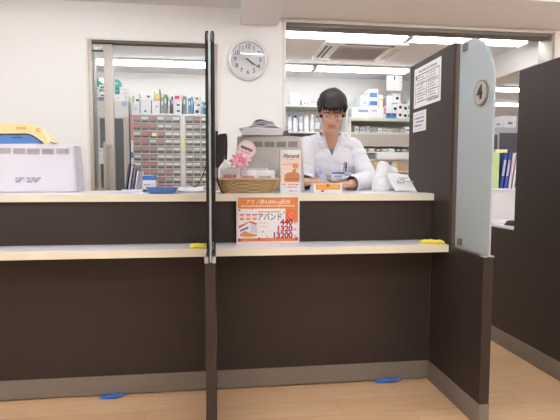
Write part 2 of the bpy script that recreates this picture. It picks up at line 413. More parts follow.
def screen_unit(x0, x1, label, numbered):
    """low dark base, tall dark panel behind, frosted glass blade in front"""
    t = thing('partition_screen', label, 'partition screen', (x0, 1.915, 0), 0, 'screens between counter bays')
    W = x1 - x0; o = 1.915
    back = 2.43
    # base panel in plan: full depth up to the counter face
    bx('base_panel', DARK, t, 0, W, 0, 2.4305 - o, 0.10, 0.756)
    bx('kick_plate', KICK if numbered else DARKE, t, -0.002, W + 0.002, -0.003, 2.4275 - o, 0.0, 0.104, 0.001)
    bx('top_edge', DARKE, t, 0, W, -0.001, 0.32, 0.756, 0.7575)
    bx('upper_panel', DARK, t, 0, W, 2.236 - o, 2.757 - o, 0.7645, 1.741)
    bx('panel_edge', DARKE if numbered else BLACK, t, -0.0005, W + 0.0005, 2.2335 - o, 2.236 - o, 0.7645, 1.7415)
    # frosted blade with a quarter-round top corner
    c = W / 2; th = 0.008 if numbered else 0.0055
    if not numbered: c += 0.0015
    y0, y1, z0, z1 = 1.909 - o, 2.215 - o, 0.7575, 1.727
    pts = [(y1, z0), (y1, z1)]
    ry, rz_ = 0.225, 0.25
    for i in range(15):
        a = PI / 2 * i / 14
        pts.append((y0 + ry - ry * math.sin(a), z1 - rz_ + rz_ * math.cos(a)))
    pts.append((y0, z0))
    gl = MB().prism(pts, 'x', c - th / 2, c + th / 2).build('glass_panel', FROST, t)
    if not numbered: bx('edge_trim', BLACK, t, c - th / 2 - 0.006, c - th / 2 - 0.0005, y0 - 0.002, y1, z0, 1.475)
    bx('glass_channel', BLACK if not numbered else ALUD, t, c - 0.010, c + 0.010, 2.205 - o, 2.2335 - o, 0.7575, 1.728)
    if not numbered:
        bx('glass_channel', BLACK, t, c - 0.018, c - 0.006, 2.18 - o, 2.2335 - o, 0.7575, 1.735)
        bx('glass_channel', BLACK, t, c + 0.006, c + 0.018, 2.18 - o, 2.2335 - o, 0.7575, 1.735)
    for z in (1.698, 0.79):
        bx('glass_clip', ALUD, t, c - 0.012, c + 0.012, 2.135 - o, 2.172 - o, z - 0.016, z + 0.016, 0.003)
    for q0, q1 in ((-0.002, c - 0.007), (c + 0.007, W + 0.002)):
        bx('corner_bracket', SILVER, t, q0, q1, -0.004, 0.03, 0.754, 0.778 if not numbered else 0.760, 0.001)
    if numbered:
        npz, npy = 1.465, 2.004 - o
        pl = MB().cyl((c - th / 2 - 0.007, npy, npz), (c - th / 2, npy, npz), 0.056, seg=40).build('number_plate', mat('pewter_plate', (120, 117, 114), 0.4, 0.0), t, True)
        MB().cyl((c - th / 2 - 0.0085, npy, npz), (c - th / 2 - 0.006, npy, npz), 0.049, seg=40).build('plate_face', mat('pewter_face', (182, 178, 173), 0.5, 0.0), pl, True)
        nm = lettering('numeral', '4', 0.082, 0, 0, 0, mat('black_numeral', (20, 20, 22), 0.4), pl, bold=0.0026, depth=0.0012)
        nm.matrix_local = Matrix.Translation((c - th / 2 - 0.010, npy, npz)) @ Matrix.Rotation(-PI / 2, 4, 'Z')
    return t
screen_unit(-0.052, -0.011, 'central dark partition screen seen edge on, between the two counter bays', False)
screen_unit(1.129, 1.174, 'dark partition screen with frosted glass blade bearing a round number 4 plate', True)

# outer screen on the far right: tall panel nearer, low panel carrying on behind it
op = thing('partition_screen', 'tall dark partition at right edge of the picture with low desk side behind', 'partition screen', (1.823, 1.6, 0))
bx('upper_panel', DARK, op, 0, 0.045, 0, 1.163, 0.768, 1.741)
bx('base_panel', DARK, op, 0, 0.045, 0, 1.70, 0.10, 0.768)
bx('cap_strip', TOPW, op, 0, 0.045, 1.163, 1.70, 0.768, 0.784, 0.001)
bx('kick_plate', KICK, op, -0.003, 0.048, -0.003, 1.703, 0.0, 0.104, 0.001)

# the desk behind the outer screen, its raised cupboard and what stands there
dk = thing('desk', 'white desk top behind the far right partition, under the mouse', 'desk', (1.868, 2.775, 0))
bx('desk_top', TOPW, dk, 0.002, 0.9, -0.008, 0.56, 0.769, 0.784)
bx('desk_body', WHITEP, dk, 0.002, 0.88, 0.03, 0.55, 0.0, 0.769)
cb = thing('low_cupboard', 'white cupboard with folders on top, seen between glass blade and right partition', 'cupboard', (1.85, 3.345, 0))
bx('body', mat('off_white_steel', (226, 220, 220), 0.5), cb, 0, 0.9, 0, 0.44, 0, 1.0, 0.003)
bx('top_board', TOPW, cb, -0.005, 0.905, -0.008, 0.445, 1.0, 1.012, 0.002)
ms = thing('computer_mouse', 'dark blue and black computer mouse on the white desk edge', 'computer mouse', (1.895, 2.885, 0.7842), 0.3)
MB().grid(14, 10, lambda u, v: Vector(((u - 0.5) * 0.062 * (1 - 0.25 * (2 * v - 1) ** 2), (v - 0.5) * 0.105, max(0, 0.034 * (1 - (2 * u - 1) ** 4) * (1 - (2 * v - 1) ** 4) ** 0.6)))).build('shell', mat('mouse_blue_black', (36, 42, 56), 0.3), ms, True)
MB().cyl((-0.004, -0.028, 0.033), (0.004, -0.028, 0.033), 0.008).build('scroll_wheel', GREYP, ms, True)
MB().tube([(0.0, 0.048, 0.008), (-0.01, 0.2, 0.006), (0.0, 0.405, 0.008), (0.01, 0.421, 0.06), (0.012, 0.421, 0.19)], 0.0022, 6).build('cord', mat('pale_cord', (205, 200, 202), 0.5), ms, True)
def binder(x, w, h, rgb, label, lean=0.0, spine=None):
    t = thing('file_binder', label, 'file binder', (x, 3.40, 1.0122), 0, 'files on the white cupboard')
    t.rotation_euler = (0, lean, 0)
    dz = abs(math.sin(lean)) * w if lean < 0 else 0
    m = M(rgb)
    b = MB().box(0, 0.003, 0, 0.24, 0, h).box(w - 0.003, w, 0, 0.24, 0, h).box(0, w, 0, 0.003, 0, h)
    b.build('cover', m, t)
    bx('pages', PAPER, t, 0.004, w - 0.004, 0.006, 0.22, 0.006, h - 0.012)
    if spine: bx('spine_label', M(spine), t, w * 0.2, w * 0.8, -0.0012, 0.0, h * 0.35, h * 0.8)
    t.location.z += dz
    return t
binder(2.045, 0.062, 0.272, (196, 222, 150), 'pale green file leaning beside the glass blade on the white cupboard', 0.0)
binder(2.112, 0.030, 0.272, (52, 74, 160), 'dark blue file leaning right against the pale files', 0.12, (200, 206, 230))
binder(2.148, 0.026, 0.272, (72, 96, 190), 'mid blue file between the dark blue and lilac files', 0.12, (206, 196, 226))
binder(2.180, 0.028, 0.270, (226, 214, 232), 'lilac white file leaning right on the white cupboard', 0.12, (240, 206, 220))
binder(2.213, 0.022, 0.270, (240, 232, 238), 'whitest file, rightmost before the dark partition edge', 0.12)
yb = thing('card_box', 'small pale yellow box behind the blue files', 'box', (2.30, 3.69, 1.0122))
bx('body', M((240, 226, 160)), yb, -0.05, 0.05, 0, 0.06, 0, 0.295, 0.002)
bx('lid', M((244, 234, 180)), yb, -0.052, 0.052, -0.002, 0.062, 0.295, 0.31, 0.002)
gc = thing('storage_cabinet', 'pale grey framed cabinet with dark glass in the side bay', 'cabinet', (3.15, 5.2, 0))
bx('frame', mat('pale_grey_steel', (190, 188, 190), 0.5), gc, 0, 0.7, 0.004, 0.45, 0, 1.665, 0.004)
for x0 in (0.045, 0.375):
    dd = bx('door', mat('pale_grey_steel', (190, 188, 190), 0.5), gc, x0 - 0.03, x0 + 0.295, -0.012, 0.003, 0.05, 1.64, 0.003)
    bx('pane', mat('smoked_glass', (98, 98, 108), 0.12), dd, x0 + 0.01, x0 + 0.26, -0.016, -0.011, 0.40, 1.60)
    bx('handle', CHROME, dd, x0 + 0.27, x0 + 0.28, -0.03, -0.012, 0.9, 1.0, 0.002)
for i, (x0, ww, hh, rgb, lab) in enumerate(((3.17, 0.12, 0.10, (236, 234, 240), 'white carton on left end of the side bay cabinet'), (3.30, 0.15, 0.14, (244, 244, 246), 'taller white carton on the side bay cabinet'), (3.47, 0.14, 0.09, (228, 220, 226), 'pinkish white carton at right on the side bay cabinet'))):
    t = thing('storage_carton', lab, 'box', (x0, 5.26, 1.6655), 0, 'cartons on the side bay cabinet')
    bx('body', M(rgb), t, 0, ww, 0, 0.2, 0, hh, 0.003)
    bx('tape', M((210, 204, 200)), t, ww * 0.42, ww * 0.58, -0.001, 0.2, hh, hh + 0.001)
    bx('front_label', M((150, 150, 166)), t, ww * 0.3, ww * 0.7, -0.0012, 0, hh * 0.3, hh * 0.5)
pc = thing('storage_cabinet', 'narrow dark fronted cabinet beside the glass blade, left of the grey framed cabinet', 'cabinet', (2.72, 5.0, 0))
bx('frame', mat('pale_grey_steel', (190, 188, 190), 0.5), pc, 0, 0.36, 0.004, 0.45, 0, 1.60, 0.004)
bx('door', mat('smoked_glass', (98, 98, 108), 0.12), pc, 0.02, 0.34, -0.01, 0.003, 0.3, 1.56)

# ------------------------------------------------------------------ clock
ck = thing('wall_clock', 'round silver rimmed wall clock on the white wall', 'clock', (0.2435, YW, 2.0235))
MB().lathe([(0.150, 0.0), (0.161, -0.006), (0.1625, -0.018), (0.155, -0.034), (0.145, -0.040), (0.136, -0.036), (0.132, -0.024), (0.132, -0.016), (0.0, -0.016)], 56).build('rim', mat('clock_rim_silver', (232, 233, 236), 0.28, 0.15, var=0.005), ck, True)
MB().cyl((0, -0.0165, 0), (0, -0.0185, 0), 0.1315, seg=56).build('dial', mat('dial_white', (246, 247, 250), 0.6, var=0.005), ck)
NUM = mat('clock_ink', (88, 88, 100), 0.6)
for h in range(1, 13):
    a = 2 * PI * h / 12
    lettering('numeral', str(h), 0.047, 0.100 * math.sin(a), 0.100 * math.cos(a), -0.0192, NUM, ck, bold=0.0004)
def hand(name, ang, l, back, w_, m, y):
    d = Vector((math.sin(ang), 0, math.cos(ang))); n = Vector((d.z, 0, -d.x))
    p = [d * -back + n * w_, d * -back - n * w_, d * l * 0.92 - n * w_ * 0.7, d * l, d * l * 0.92 + n * w_ * 0.7]
    MB().prism([(q.x, q.z) for q in p], 'y', y, y - 0.0012).build(name, m, ck)
hand('hour_hand', math.radians(130.5), 0.062, 0.014, 0.0042, INK, -0.0205)
hand('minute_hand', math.radians(125), 0.100, 0.016, 0.003, INK, -0.0225)
hand('second_hand', math.radians(276), 0.06, 0.03, 0.0009, GREYINK, -0.0245)
MB().cyl((0, -0.019, 0), (0, -0.027, 0), 0.006).build('hub', INK, ck, True)
MB().cyl((0, -0.0300, 0), (0, -0.0312, 0), 0.134, seg=56).build('glass_cover', clear_glass('clock_glass', (1.0, 1.0, 1.0), 1.6), ck)

# ------------------------------------------------------------------ monitors (their backs)
def monitor(loc, rz, label, hm, vm, W, H, n_v, wall):
    t = thing('computer_monitor', label, 'monitor', loc, rz, 'monitors on the counter, backs to the room')
    top = 0.915; D = 0.20
    def fn(u, v):       # closed tube of rounded rectangles: v up, u around
        w_ = W / 2 * (1 - (1 - top) * v)
        a = 2 * PI * u; c, s = math.cos(a), math.sin(a)
        e = 0.16
        x = w_ * math.copysign(abs(c) ** e, c)
        yy = math.copysign(abs(s) ** e, s)
        bulge = 0.016 * (1 - (x / w_) ** 2)
        y = (-D / 2 - bulge + 0.03 * v if yy < 0 else D / 2) * abs(yy)
        return Vector((x, y, 0.004 + (H - 0.004) * v + (0.006 * (1 - (x / w_) ** 2) if v > 0.99 else 0)))
    b = MB(); b.grid(64, 14, fn)
    bmesh.ops.remove_doubles(b.bm, verts=b.bm.verts, dist=1e-5)
    es = [e for e in b.bm.edges if e.is_boundary]
    bmesh.ops.contextual_create(b.bm, geom=[e for e in es if e.verts[0].co.z > H * 0.5])
    bmesh.ops.contextual_create(b.bm, geom=[e for e in es if e.verts[0].co.z <= H * 0.5])
    hs = b.build('housing', hm, t, True)
    bx('screen', mat('screen_glass', (20, 22, 28), 0.15), t, -W * 0.44, W * 0.44, D / 2 - 0.001, D / 2 + 0.003, 0.04, H - 0.03)
    for sx in (-1, 1):
        bx('foot', GREYP, t, sx * W * 0.32 - 0.04, sx * W * 0.32 + 0.04, -0.06, 0.07, 0, 0.004)
    zt = H * 0.862
    v = zt / H
    for i in range(n_v):
        c = (i - (n_v - 1) / 2) * W * 0.163
        xx = c / (W / 2 * (1 - (1 - top) * v))
        yf = -D / 2 - 0.016 * (1 - xx * xx) + 0.03 * v
        g = MB()
        for k in range(5):
            g.box(c - W * 0.068, c + W * 0.068, yf - 0.003, yf + 0.012, zt - 0.016 + k * 0.0064 + xx * xx * 0.004, zt - 0.0115 + k * 0.0064 + xx * xx * 0.004)
        g.build('vent', vm, t)
    yb = -D / 2 - 0.015 + 0.03 * 0.2
    g = MB(); rr = random.Random(3)
    for k, (x0, x1, n) in enumerate(((-0.085, -0.045, 7), (-0.03, 0.04, 10))):
        for r_ in range(3): blocks(g, x0, x1 - 0.01 * r_, H * 0.30 - r_ * 0.010, 0.005, yb - 0.0015, n, t=0.004, rnd=rr)
    g.build('rating_print', GREYINK if wall else mat('faint_print', (160, 154, 152), 0.7), t)
    return t
monitor((-0.968, 2.80, 1.012), 0.03, 'white monitor at left with its back to the room, yellow tray on top', LILAC, VENTL, 0.435, 0.252, 5, True)
monitor((0.302, 2.82, 1.012), -0.10, 'warm grey monitor behind the wicker basket, white tray on top', GREYP, VENT, 0.405, 0.312, 5, False)

# trays and papers on the monitors
yt = thing('letter_tray', 'upturned cream yellow letter tray on top of the left monitor', 'letter tray', (-1.058, 2.74, 1.2715))
yp = [(-0.30, 0.0), (0.155, 0.0), (0.150, 0.022), (0.085, 0.098), (0.07, 0.104), (-0.30, 0.104)]
ypi = [(-0.30, 0.045), (-0.02, 0.045), (0.062, 0.055), (0.128, 0.012), (0.132, 0.0)]
outer = [(-0.30, 0.104), (-0.02, 0.107), (0.07, 0.104), (0.088, 0.095), (0.150, 0.035), (0.157, 0.012), (0.155, 0.0), (0.138, 0.0), (0.128, 0.012), (0.070, 0.050), (0.05, 0.055), (-0.06, 0.050), (-0.30, 0.046)]
CREAM = mat('cream_yellow_plastic', (240, 222, 170), 0.45, var=0.015)
MB().prism(outer, 'y', 0.0, 0.012).prism(outer, 'y', 0.148, 0.16).prism([(-0.30, 0.098), (0.07, 0.098), (0.086, 0.090), (0.152, 0.014), (0.157, 0.014), (0.088, 0.095), (0.07, 0.104), (-0.30, 0.104)], 'y', 0.012, 0.148).build('shell', CREAM, yt)
bx('print_mark', M((226, 186, 110)), yt, 0.0, 0.05, -0.0008, 0.0, 0.074, 0.088)
bx('print_mark', M((150, 140, 140)), yt, -0.13, -0.095, -0.0008, 0.0, 0.066, 0.071)
bx('clip', M((232, 190, 120)), yt, 0.098, 0.118, -0.004, 0.004, 0.060, 0.084)
bt2 = thing('letter_tray', 'blue tray tucked underneath the cream yellow tray on left monitor', 'letter tray', (-1.058, 2.754, 1.2715))
inner = [(-0.30, 0.0), (0.118, 0.0), (0.116, 0.010), (0.066, 0.0445), (0.048, 0.049), (-0.06, 0.0445), (-0.30, 0.041)]
MB().prism(inner, 'y', 0.002, 0.128).build('shell', mat('tray_blue', (92, 142, 214), 0.4), bt2)
bx('front_label', M((60, 100, 180)), bt2, -0.03, 0.02, 0.001, 0.002, 0.028, 0.036)
bx('front_label', M((40, 60, 110)), bt2, -0.20, -0.10, 0.001, 0.002, 0.012, 0.020)
wt = thing('letter_tray', 'shallow white lilac tray on top of the grey monitor', 'letter tray', (0.250, 2.72, 1.3305), -0.06)
MB().prism([(-0.115, 0), (0.115, 0), (0.122, 0.028), (0.125, 0.038), (-0.125, 0.038), (-0.118, 0.028)], 'y', 0, 0.15).build('shell', LILAC, wt)
bx('rim', WHITEP, wt, -0.128, 0.128, -0.003, 0.153, 0.036, 0.0405, 0.0015)
rr = random.Random(11)
pp = thing('paper_bundle', 'crumpled bundle of lilac white paper lying in the white tray', 'paper', (0.262, 2.735, 1.3712))
for i in range(4):
    ph = rr.uniform(0, 6); am = 0.005
    def fn(u, v, i=i, ph=ph):
        x = (u - 0.5) * (0.20 - 0.012 * i); y = 0.008 + v * 0.11
        edge = min(u, 1 - u, 0.3) / 0.3
        return Vector((x, y, 0.004 + (i + 0.6) * 0.010 * min(1, edge * 1.5) + am * (1 + math.sin(x * 55 + ph + i) * math.cos(y * 40 + ph)) * edge))
    b = MB().grid(26, 10, fn)
    o = b.build('sheet', LILAC if i % 2 else PAPER, pp, True, recalc=False)
    md = o.modifiers.new('thick', 'SOLIDIFY'); md.thickness = 0.003; md.offset = 1
cl = thing('bulldog_clip', 'dark grey clip beside the tray on the grey monitor', 'clip', (0.395, 2.775, 1.3285))
MB().prism([(-0.022, 0), (0.022, 0), (0.010, 0.034), (-0.010, 0.034)], 'y', 0, 0.035).build('jaw', mat('clip_grey', (92, 90, 94), 0.4), cl)
MB().tube([(-0.012, 0.01, 0.033), (-0.012, 0.01, 0.055), (0.012, 0.01, 0.055), (0.012, 0.01, 0.033)], 0.002, 6).build('lever', CHROME, cl, True)

# ------------------------------------------------------------------ wicker basket and what is in it
bk = thing('wicker_basket', 'shallow tan wicker basket on the right counter top', 'basket', (0.158, 2.56, 1.0121), 0.02)
W1 = grain('wicker_tan', (176, 146, 104), (222, 198, 154), 0.75, (40, 40, 40), spec=0.2)
bt = MB(); bt.box(-0.135, 0.135, -0.068, 0.068, 0, 0.006, 0.002); bt.build('bottom', W1, bk)
def ringpt(a, f, hx, hy):
    c, s = math.cos(a), math.sin(a)
    return hx * math.copysign(abs(c) ** 0.35, c), hy * math.copysign(abs(s) ** 0.35, s)
def weave_band(z0, z1, ph):
    b = MB(); n = 96
    def fn(u, v):
        a = 2 * PI * u; z = z0 + (z1 - z0) * v; f = z / 0.075
        hx, hy = 0.137 + 0.028 * f, 0.070 + 0.022 * f
        x, y = ringpt(a, f, hx, hy)
        k = 1 + 0.016 * math.sin(u * n * PI / 2 * 1.0 + ph) + 0.010 * math.sin(v * PI)
        return Vector((x * k, y * k, z))
    b.grid(192, 3, fn); return b
W2 = grain('wicker_shaded_strand', (150, 120, 80), (196, 166, 120), 0.75, (40, 40, 40), spec=0.2)
for i in range(7):
    o = weave_band(0.002 + i * 0.0095, 0.0112 + i * 0.0095, PI * (i % 2)).build('woven_band', W1, bk, True, recalc=False)
    o.data.materials.append(W2)
    for f in o.data.polygons: f.material_index = int(((f.index // 3) // 3 + i) % 2)
    md = o.modifiers.new('thick', 'SOLIDIFY'); md.thickness = 0.004; md.offset = -1
rim = [];
for i in range(120):
    a = 2 * PI * i / 120; x, y = ringpt(a, 1, 0.166, 0.093); rim.append((x, y, 0.072 + 0.0015 * math.sin(i * 1.6)))
MB().tube(rim, 0.0055, 8, closed=True).build('rim', W1, bk, True)
GB = 'packets in the wicker basket'
def packet(x, y, z, w_, h_, tilt, rz, rgb, label, ink):
    t = thing('sachet_packet', label, 'packet', (x, y, z), rz, GB)
    t.rotation_euler = (tilt, 0, rz)
    def fn(u, v, s=1):
        e = min(u, 1 - u) * min(v, 1 - v) * 4
        return Vector(((u - 0.5) * w_, -s * 0.010 * max(0, e) ** 0.5, v * h_))
    b = MB().grid(14, 10, fn).grid(14, 10, lambda u, v: fn(u, v, -1)); b.build('wrapper', M(rgb, 0.35), t, True)
    g = MB(); rr = random.Random(int(x * 1000) + 5)
    blocks(g, -w_ * 0.36, w_ * 0.3, h_ * 0.62, h_ * 0.16, -0.0088, 7, t=0.003, rnd=rr)
    blocks(g, -w_ * 0.3, w_ * 0.36, h_ * 0.36, h_ * 0.10, -0.0088, 9, t=0.003, rnd=rr)
    g.build('print', M(ink), t)
    return t
packet(0.070, 2.535, 1.020, 0.105, 0.125, -0.25, 0.05, (238, 232, 236), 'white sachet with red print at left end of the basket', (214, 92, 104))
packet(0.165, 2.535, 1.020, 0.095, 0.118, -0.30, -0.06, (242, 238, 240), 'white sachet with rose print in middle of the basket', (222, 130, 140))
packet(0.255, 2.535, 1.020, 0.098, 0.115, -0.22, 0.03, (244, 244, 246), 'plain white sachet with grey print at right end of the basket', (178, 172, 180))
packet(0.105, 2.585, 1.020, 0.10, 0.130, -0.12, 0.12, (226, 222, 226), 'greyish white sachet standing at back left of the basket', (190, 150, 160))
packet(0.215, 2.585, 1.020, 0.11, 0.125, -0.12, -0.10, (226, 224, 230), 'greyish white sachet standing at back right of the basket', (170, 150, 160))
cw = thing('clear_wrap', 'crinkled clear plastic wrap standing over the sachets in the basket', 'plastic wrap', (0.158, 2.56, 1.02))
def wfn(u, v):
    x = (u - 0.5) * 0.26; z = 0.02 + v * (0.125 + 0.02 * math.sin(x * 30)); y = 0.046 - v * 0.02 + 0.006 * math.sin(x * 60 + v * 9) + 0.004 * math.sin(v * 30 + x * 20)
    return Vector((x, y, z))
MB().grid(40, 14, wfn).build('film', FILM, cw, True, recalc=False)
rb = thing('ribbon_rosette', 'pink ribbon rosette tied above the left side of basket', 'ribbon', (0.117, 2.500, 1.182))
PINK = mat('pink_ribbon', (250, 168, 190), 0.5, var=0.1, scale=80); PINK2 = mat('pale_pink_ribbon', (252, 208, 216), 0.5, var=0.08, scale=80)
rr = random.Random(5)
for i in range(20):
    a = 2 * PI * i / 20 + rr.uniform(-0.1, 0.1); L = (0.055, 0.036)[i % 2] * rr.uniform(0.9, 1.05); d = Vector((math.cos(a), rr.uniform(-0.5, -0.1), math.sin(a) * 0.9))
    n = Vector((-math.sin(a), 0, math.cos(a)))
    b = MB()
    def lf_(u, v, d=d, n=n, L=L):
        r = math.sin(u * PI)
        return d * L * (0.08 + u * 0.92 if v < 0.5 else 0.08 + u * 0.92) * 1.0 + n * (v - 0.5) * 0.017 * (0.3 + r) + Vector((0, -0.012 * r, 0))
    b.grid(8, 4, lf_)
    o = b.build('ribbon_loop', PINK if i % 3 else PINK2, rb, True, recalc=False)
    md = o.modifiers.new('thick', 'SOLIDIFY'); md.thickness = 0.0008
MB().ell((0, -0.012, 0), (0.010, 0.008, 0.010)).build('knot', PINK, rb, True)
MB().tube([(0.0, 0.005, -0.01), (0.005, 0.03, -0.06), (0.0, 0.055, -0.12), (0, 0.06, -0.158)], 0.003, 6).build('tail', PINK2, rb, True)
ht = thing('gift_tag', 'round pale pink tag with slanted dark lettering above the rosette', 'tag', (0.152, 2.555, 1.239))
MB().lathe([(0.0, -0.001), (0.048, -0.001), (0.049, 0.0), (0.048, 0.001), (0.0, 0.001)], 40).build('card', mat('tag_pink', (242, 212, 224), 0.5), ht)
MB().lathe([(0.0, -0.0016), (0.040, -0.0016), (0.040, -0.001)], 40).build('inner_disc', mat('tag_pale', (248, 228, 235), 0.5), ht)
g = MB()
for i in range(7): g.box(-0.033 + i * 0.0095, -0.0255 + i * 0.0095, -0.0022, -0.0016, 0.000 - 0.003 * (i % 2), 0.013)
o = g.build('lettering', INK, ht)
g = MB(); g.box(-0.024, 0.024, -0.0022, -0.0016, -0.016, -0.012); g.build('underline', M((190, 150, 176)), ht).rotation_euler = (0, 0.38, 0); o.rotation_euler = (0, 0.38, 0)
MB().cyl((0, 0.003, -0.225), (0, 0.003, -0.04), 0.0018, seg=6).build('stick', WHITEP, ht)

# black terminal hung on the central screen, with its cable
tm = thing('card_terminal', 'black terminal hanging on right side of the central screen', 'card terminal', (-0.0095, 2.50, 1.14))
MB().prism([(0.0, 0.005), (0.012, 0.0), (0.040, 0.036), (0.058, 0.120), (0.056, 0.176), (0.022, 0.172), (0.0, 0.155)], 'y', -0.035, 0.075).build('body', BLACK, tm)
MB().prism([(0.058, 0.045), (0.0615, 0.117), (0.0595, 0.168), (0.057, 0.168), (0.055, 0.117), (0.044, 0.045)], 'y', -0.028, 0.066).build('screen', mat('terminal_screen', (34, 33, 36), 0.15), tm)
bx('wall_mount', BLACK, tm, 0.0, 0.014, 0.0, 0.05, 0.15, 0.19, 0.002)
MB().tube([(0.01, -0.02, 0.012), (0.006, -0.03, -0.03), (0.014, -0.04, -0.08), (0.028, -0.045, -0.118), (0.034, -0.05, -0.1255), (0.06, 0.02, -0.126)], 0.0032, 6).build('cable', BLACKR, tm, True)

# upright leaflet carton
ab = thing('product_carton', 'tall white display carton with orange skin photo, right of the basket', 'carton', (0.381, 2.53, 1.0121), -0.04)
ct = bx('box', WHITEP, ab, -0.054, 0.054, -0.02, 0.02, 0, 0.226, 0.001)
yy = -0.0202
bx('photo_panel', M((238, 222, 214)), ab, -0.053, 0.053, yy - 0.0005, yy, 0.055, 0.200)
SK = M((206, 140, 92)); y2 = yy - 0.0006
b = MB()
b.prism([(-0.030, 0.058), (0.047, 0.058), (0.050, 0.085), (0.044, 0.104), (0.024, 0.112), (0.010, 0.110), (-0.018, 0.106), (-0.030, 0.096), (-0.034, 0.075)], 'y', y2 - 0.0006, y2)
b.prism([(0.010, 0.106), (0.026, 0.106), (0.030, 0.125), (0.013, 0.124)], 'y', y2 - 0.0006, y2)
b.build('photo_figure', SK, ab)
MB().lathe([(0.0, 0), (0.015, 0), (0.015, -0.0006), (0, -0.0006)], 24, c=(0.0255, y2, 0.142)).build('photo_head', M((214, 152, 112)), ab)
bx('photo_arm', M((186, 118, 74)), ab, -0.024, 0.040, y2 - 0.001, y2 - 0.0006, 0.068, 0.077)
lettering('title', 'Abound', 0.030, 0.004, 0.194, yy - 0.0008, mat('navy_ink', (48, 44, 96), 0.6), ab, bold=0.0006, sx=0.86)
g = MB(); blocks(g, -0.030, 0.030, 0.176, 0.006, yy - 0.0006, 12); blocks(g, -0.04, 0.01, 0.150, 0.007, yy - 0.0006, 7); g.build('small_print', M((232, 150, 136)), ab)
g = MB(); blocks(g, -0.044, 0.044, 0.045, 0.008, yy, 11); blocks(g, -0.036, 0.036, 0.031, 0.007, yy, 12); g.build('small_print', M((232, 112, 92)), ab)
g = MB(); blocks(g, -0.008, 0.046, 0.010, 0.006, yy, 9); g.build('small_print', M((140, 140, 170)), ab)

# orange and white medicine box
ob = thing('medicine_box', 'flat orange and white medicine box on the counter before the person', 'box', (0.578, 2.53, 1.0121), 0.03)
bx('carton', WHITEP, ob, -0.077, 0.077, -0.04, 0.05, 0, 0.050, 0.001)
bx('orange_band', M((246, 164, 60)), ob, -0.0675, 0.065, -0.0410, -0.0400, 0.018, 0.046)
bx('orange_band', M((246, 164, 60)), ob, -0.0675, 0.065, -0.0400, 0.040, 0.0500, 0.0506)
bx('red_mark', M((224, 52, 90)), ob, -0.040, -0.022, -0.0412, -0.0402, 0.006, 0.016)
MB().prism([(-0.012, 0.048), (0.006, 0.048), (0.002, 0.034), (-0.005, 0.030), (-0.010, 0.036)], 'y', -0.0418, -0.0411).build('leaf_mark', M((130, 150, 60)), ob)
g = MB(); blocks(g, 0.018, 0.058, 0.033, 0.008, -0.0411, 6); g.build('small_print', M((250, 214, 150)), ob)

# ------------------------------------------------------------------ price sign on the lower shelf
sg = thing('price_sign', 'orange and white price sign standing on lower shelf under the basket', 'sign', (0.2505, 2.3955, 0.7646))
SW, SH = 0.318, 0.238
bx('board', WHITEP, sg, -SW / 2, SW / 2, 0, 0.003, 0, SH)
ORG = M((226, 138, 74)); CRIM = mat('crimson_ink', (176, 40, 76), 0.6); CORAL = M((232, 104, 74))
def uv(u, v):           # fractions of the sign from its top left corner
    return -SW / 2 + u * SW, SH * (1 - v)
def patch(name, u0, v0, u1, v1, m, lay):
    xa, za = uv(u0, v0); xb, zb = uv(u1, v1)
    return bx(name, m, sg, xa, xb, -0.0004 * lay - 0.0002, 0.0, zb, za)
patch('border', 0.022, 0.036, 0.978, 0.965, ORG, 1)
patch('white_field', 0.027, 0.27, 0.775, 0.895, PAPER, 2)
patch('white_field', 0.775, 0.56, 0.973, 0.895, PAPER, 2)
WI = mat('white_ink', (250, 236, 222), 0.7)
x, z = uv(0.5, 0.135); lettering('headline', 'アミノ酸4,000mg配合', 0.024, x, z, -0.0012, WI, sg, bold=0.0002, sx=1.0)
g = MB(); x0, z = uv(0.08, 0.215); x1, _ = uv(0.93, 0.2); blocks(g, x0, x1, z, 0.009, -0.0008, 26, drop=0); g.build('small_print', M((248, 218, 190)), sg)
x, z = uv(0.525, 0.455); lettering('product_name', 'アバンド', 0.040, x, z, -0.0014, INK, sg, bold=0.0004, sx=0.80)
g = MB(); x0, z = uv(0.335, 0.34); x1, _ = uv(0.70, 0.3); blocks(g, x0, x1, z, 0.007, -0.0012, 16); g.build('small_print', M((206, 130, 140)), sg)
g = MB()
for v in (0.575, 0.65):
    x0, z = uv(0.36, v); x1, _ = uv(0.36 + 0.16, v); blocks(g, x0, x1, z, 0.006, -0.0012, 9)
g.build('small_print', M((240, 190, 140)), sg)
for v, u0 in ((0.605, 0.62), (0.735, 0.56), (0.875, 0.48)):
    x0, z = uv(u0, v); lettering('quantity_mark', {0.605: '1', 0.735: '3', 0.875: '30'}[v], 0.010, x0, z, -0.0014, M((120, 120, 150)), sg)
for s_, v, u in (('440', 0.565, 0.888), ('1320', 0.705, 0.888), ('13200', 0.845, 0.888)):
    x, z = uv(u, v); lettering('price', s_, 0.041, x, z, -0.0018, CRIM, sg, align='RIGHT', bold=0.0016, sx=1.0)
    x, z = uv(0.93, v + 0.02); lettering('currency_mark', '円', 0.014, x, z, -0.0018, CRIM, sg, bold=0.0002)
x, z = uv(0.875, 0.40); MB().lathe([(0, -0.0012), (0.025, -0.0012), (0.025, 0)], 32, c=(x, 0, z)).build('round_badge', CORAL, sg)
MB().lathe([(0, -0.0016), (0.017, -0.0016), (0.017, -0.001)], 32, c=(x, 0, z)).build('round_badge_face', M((240, 140, 110)), sg)
g = MB(); blocks(g, x - 0.012, x + 0.012, z + 0.005, 0.007, -0.0017, 3); blocks(g, x - 0.012, x + 0.012, z - 0.006, 0.007, -0.0017, 3); g.build('small_print', M((214, 70, 56)), sg)
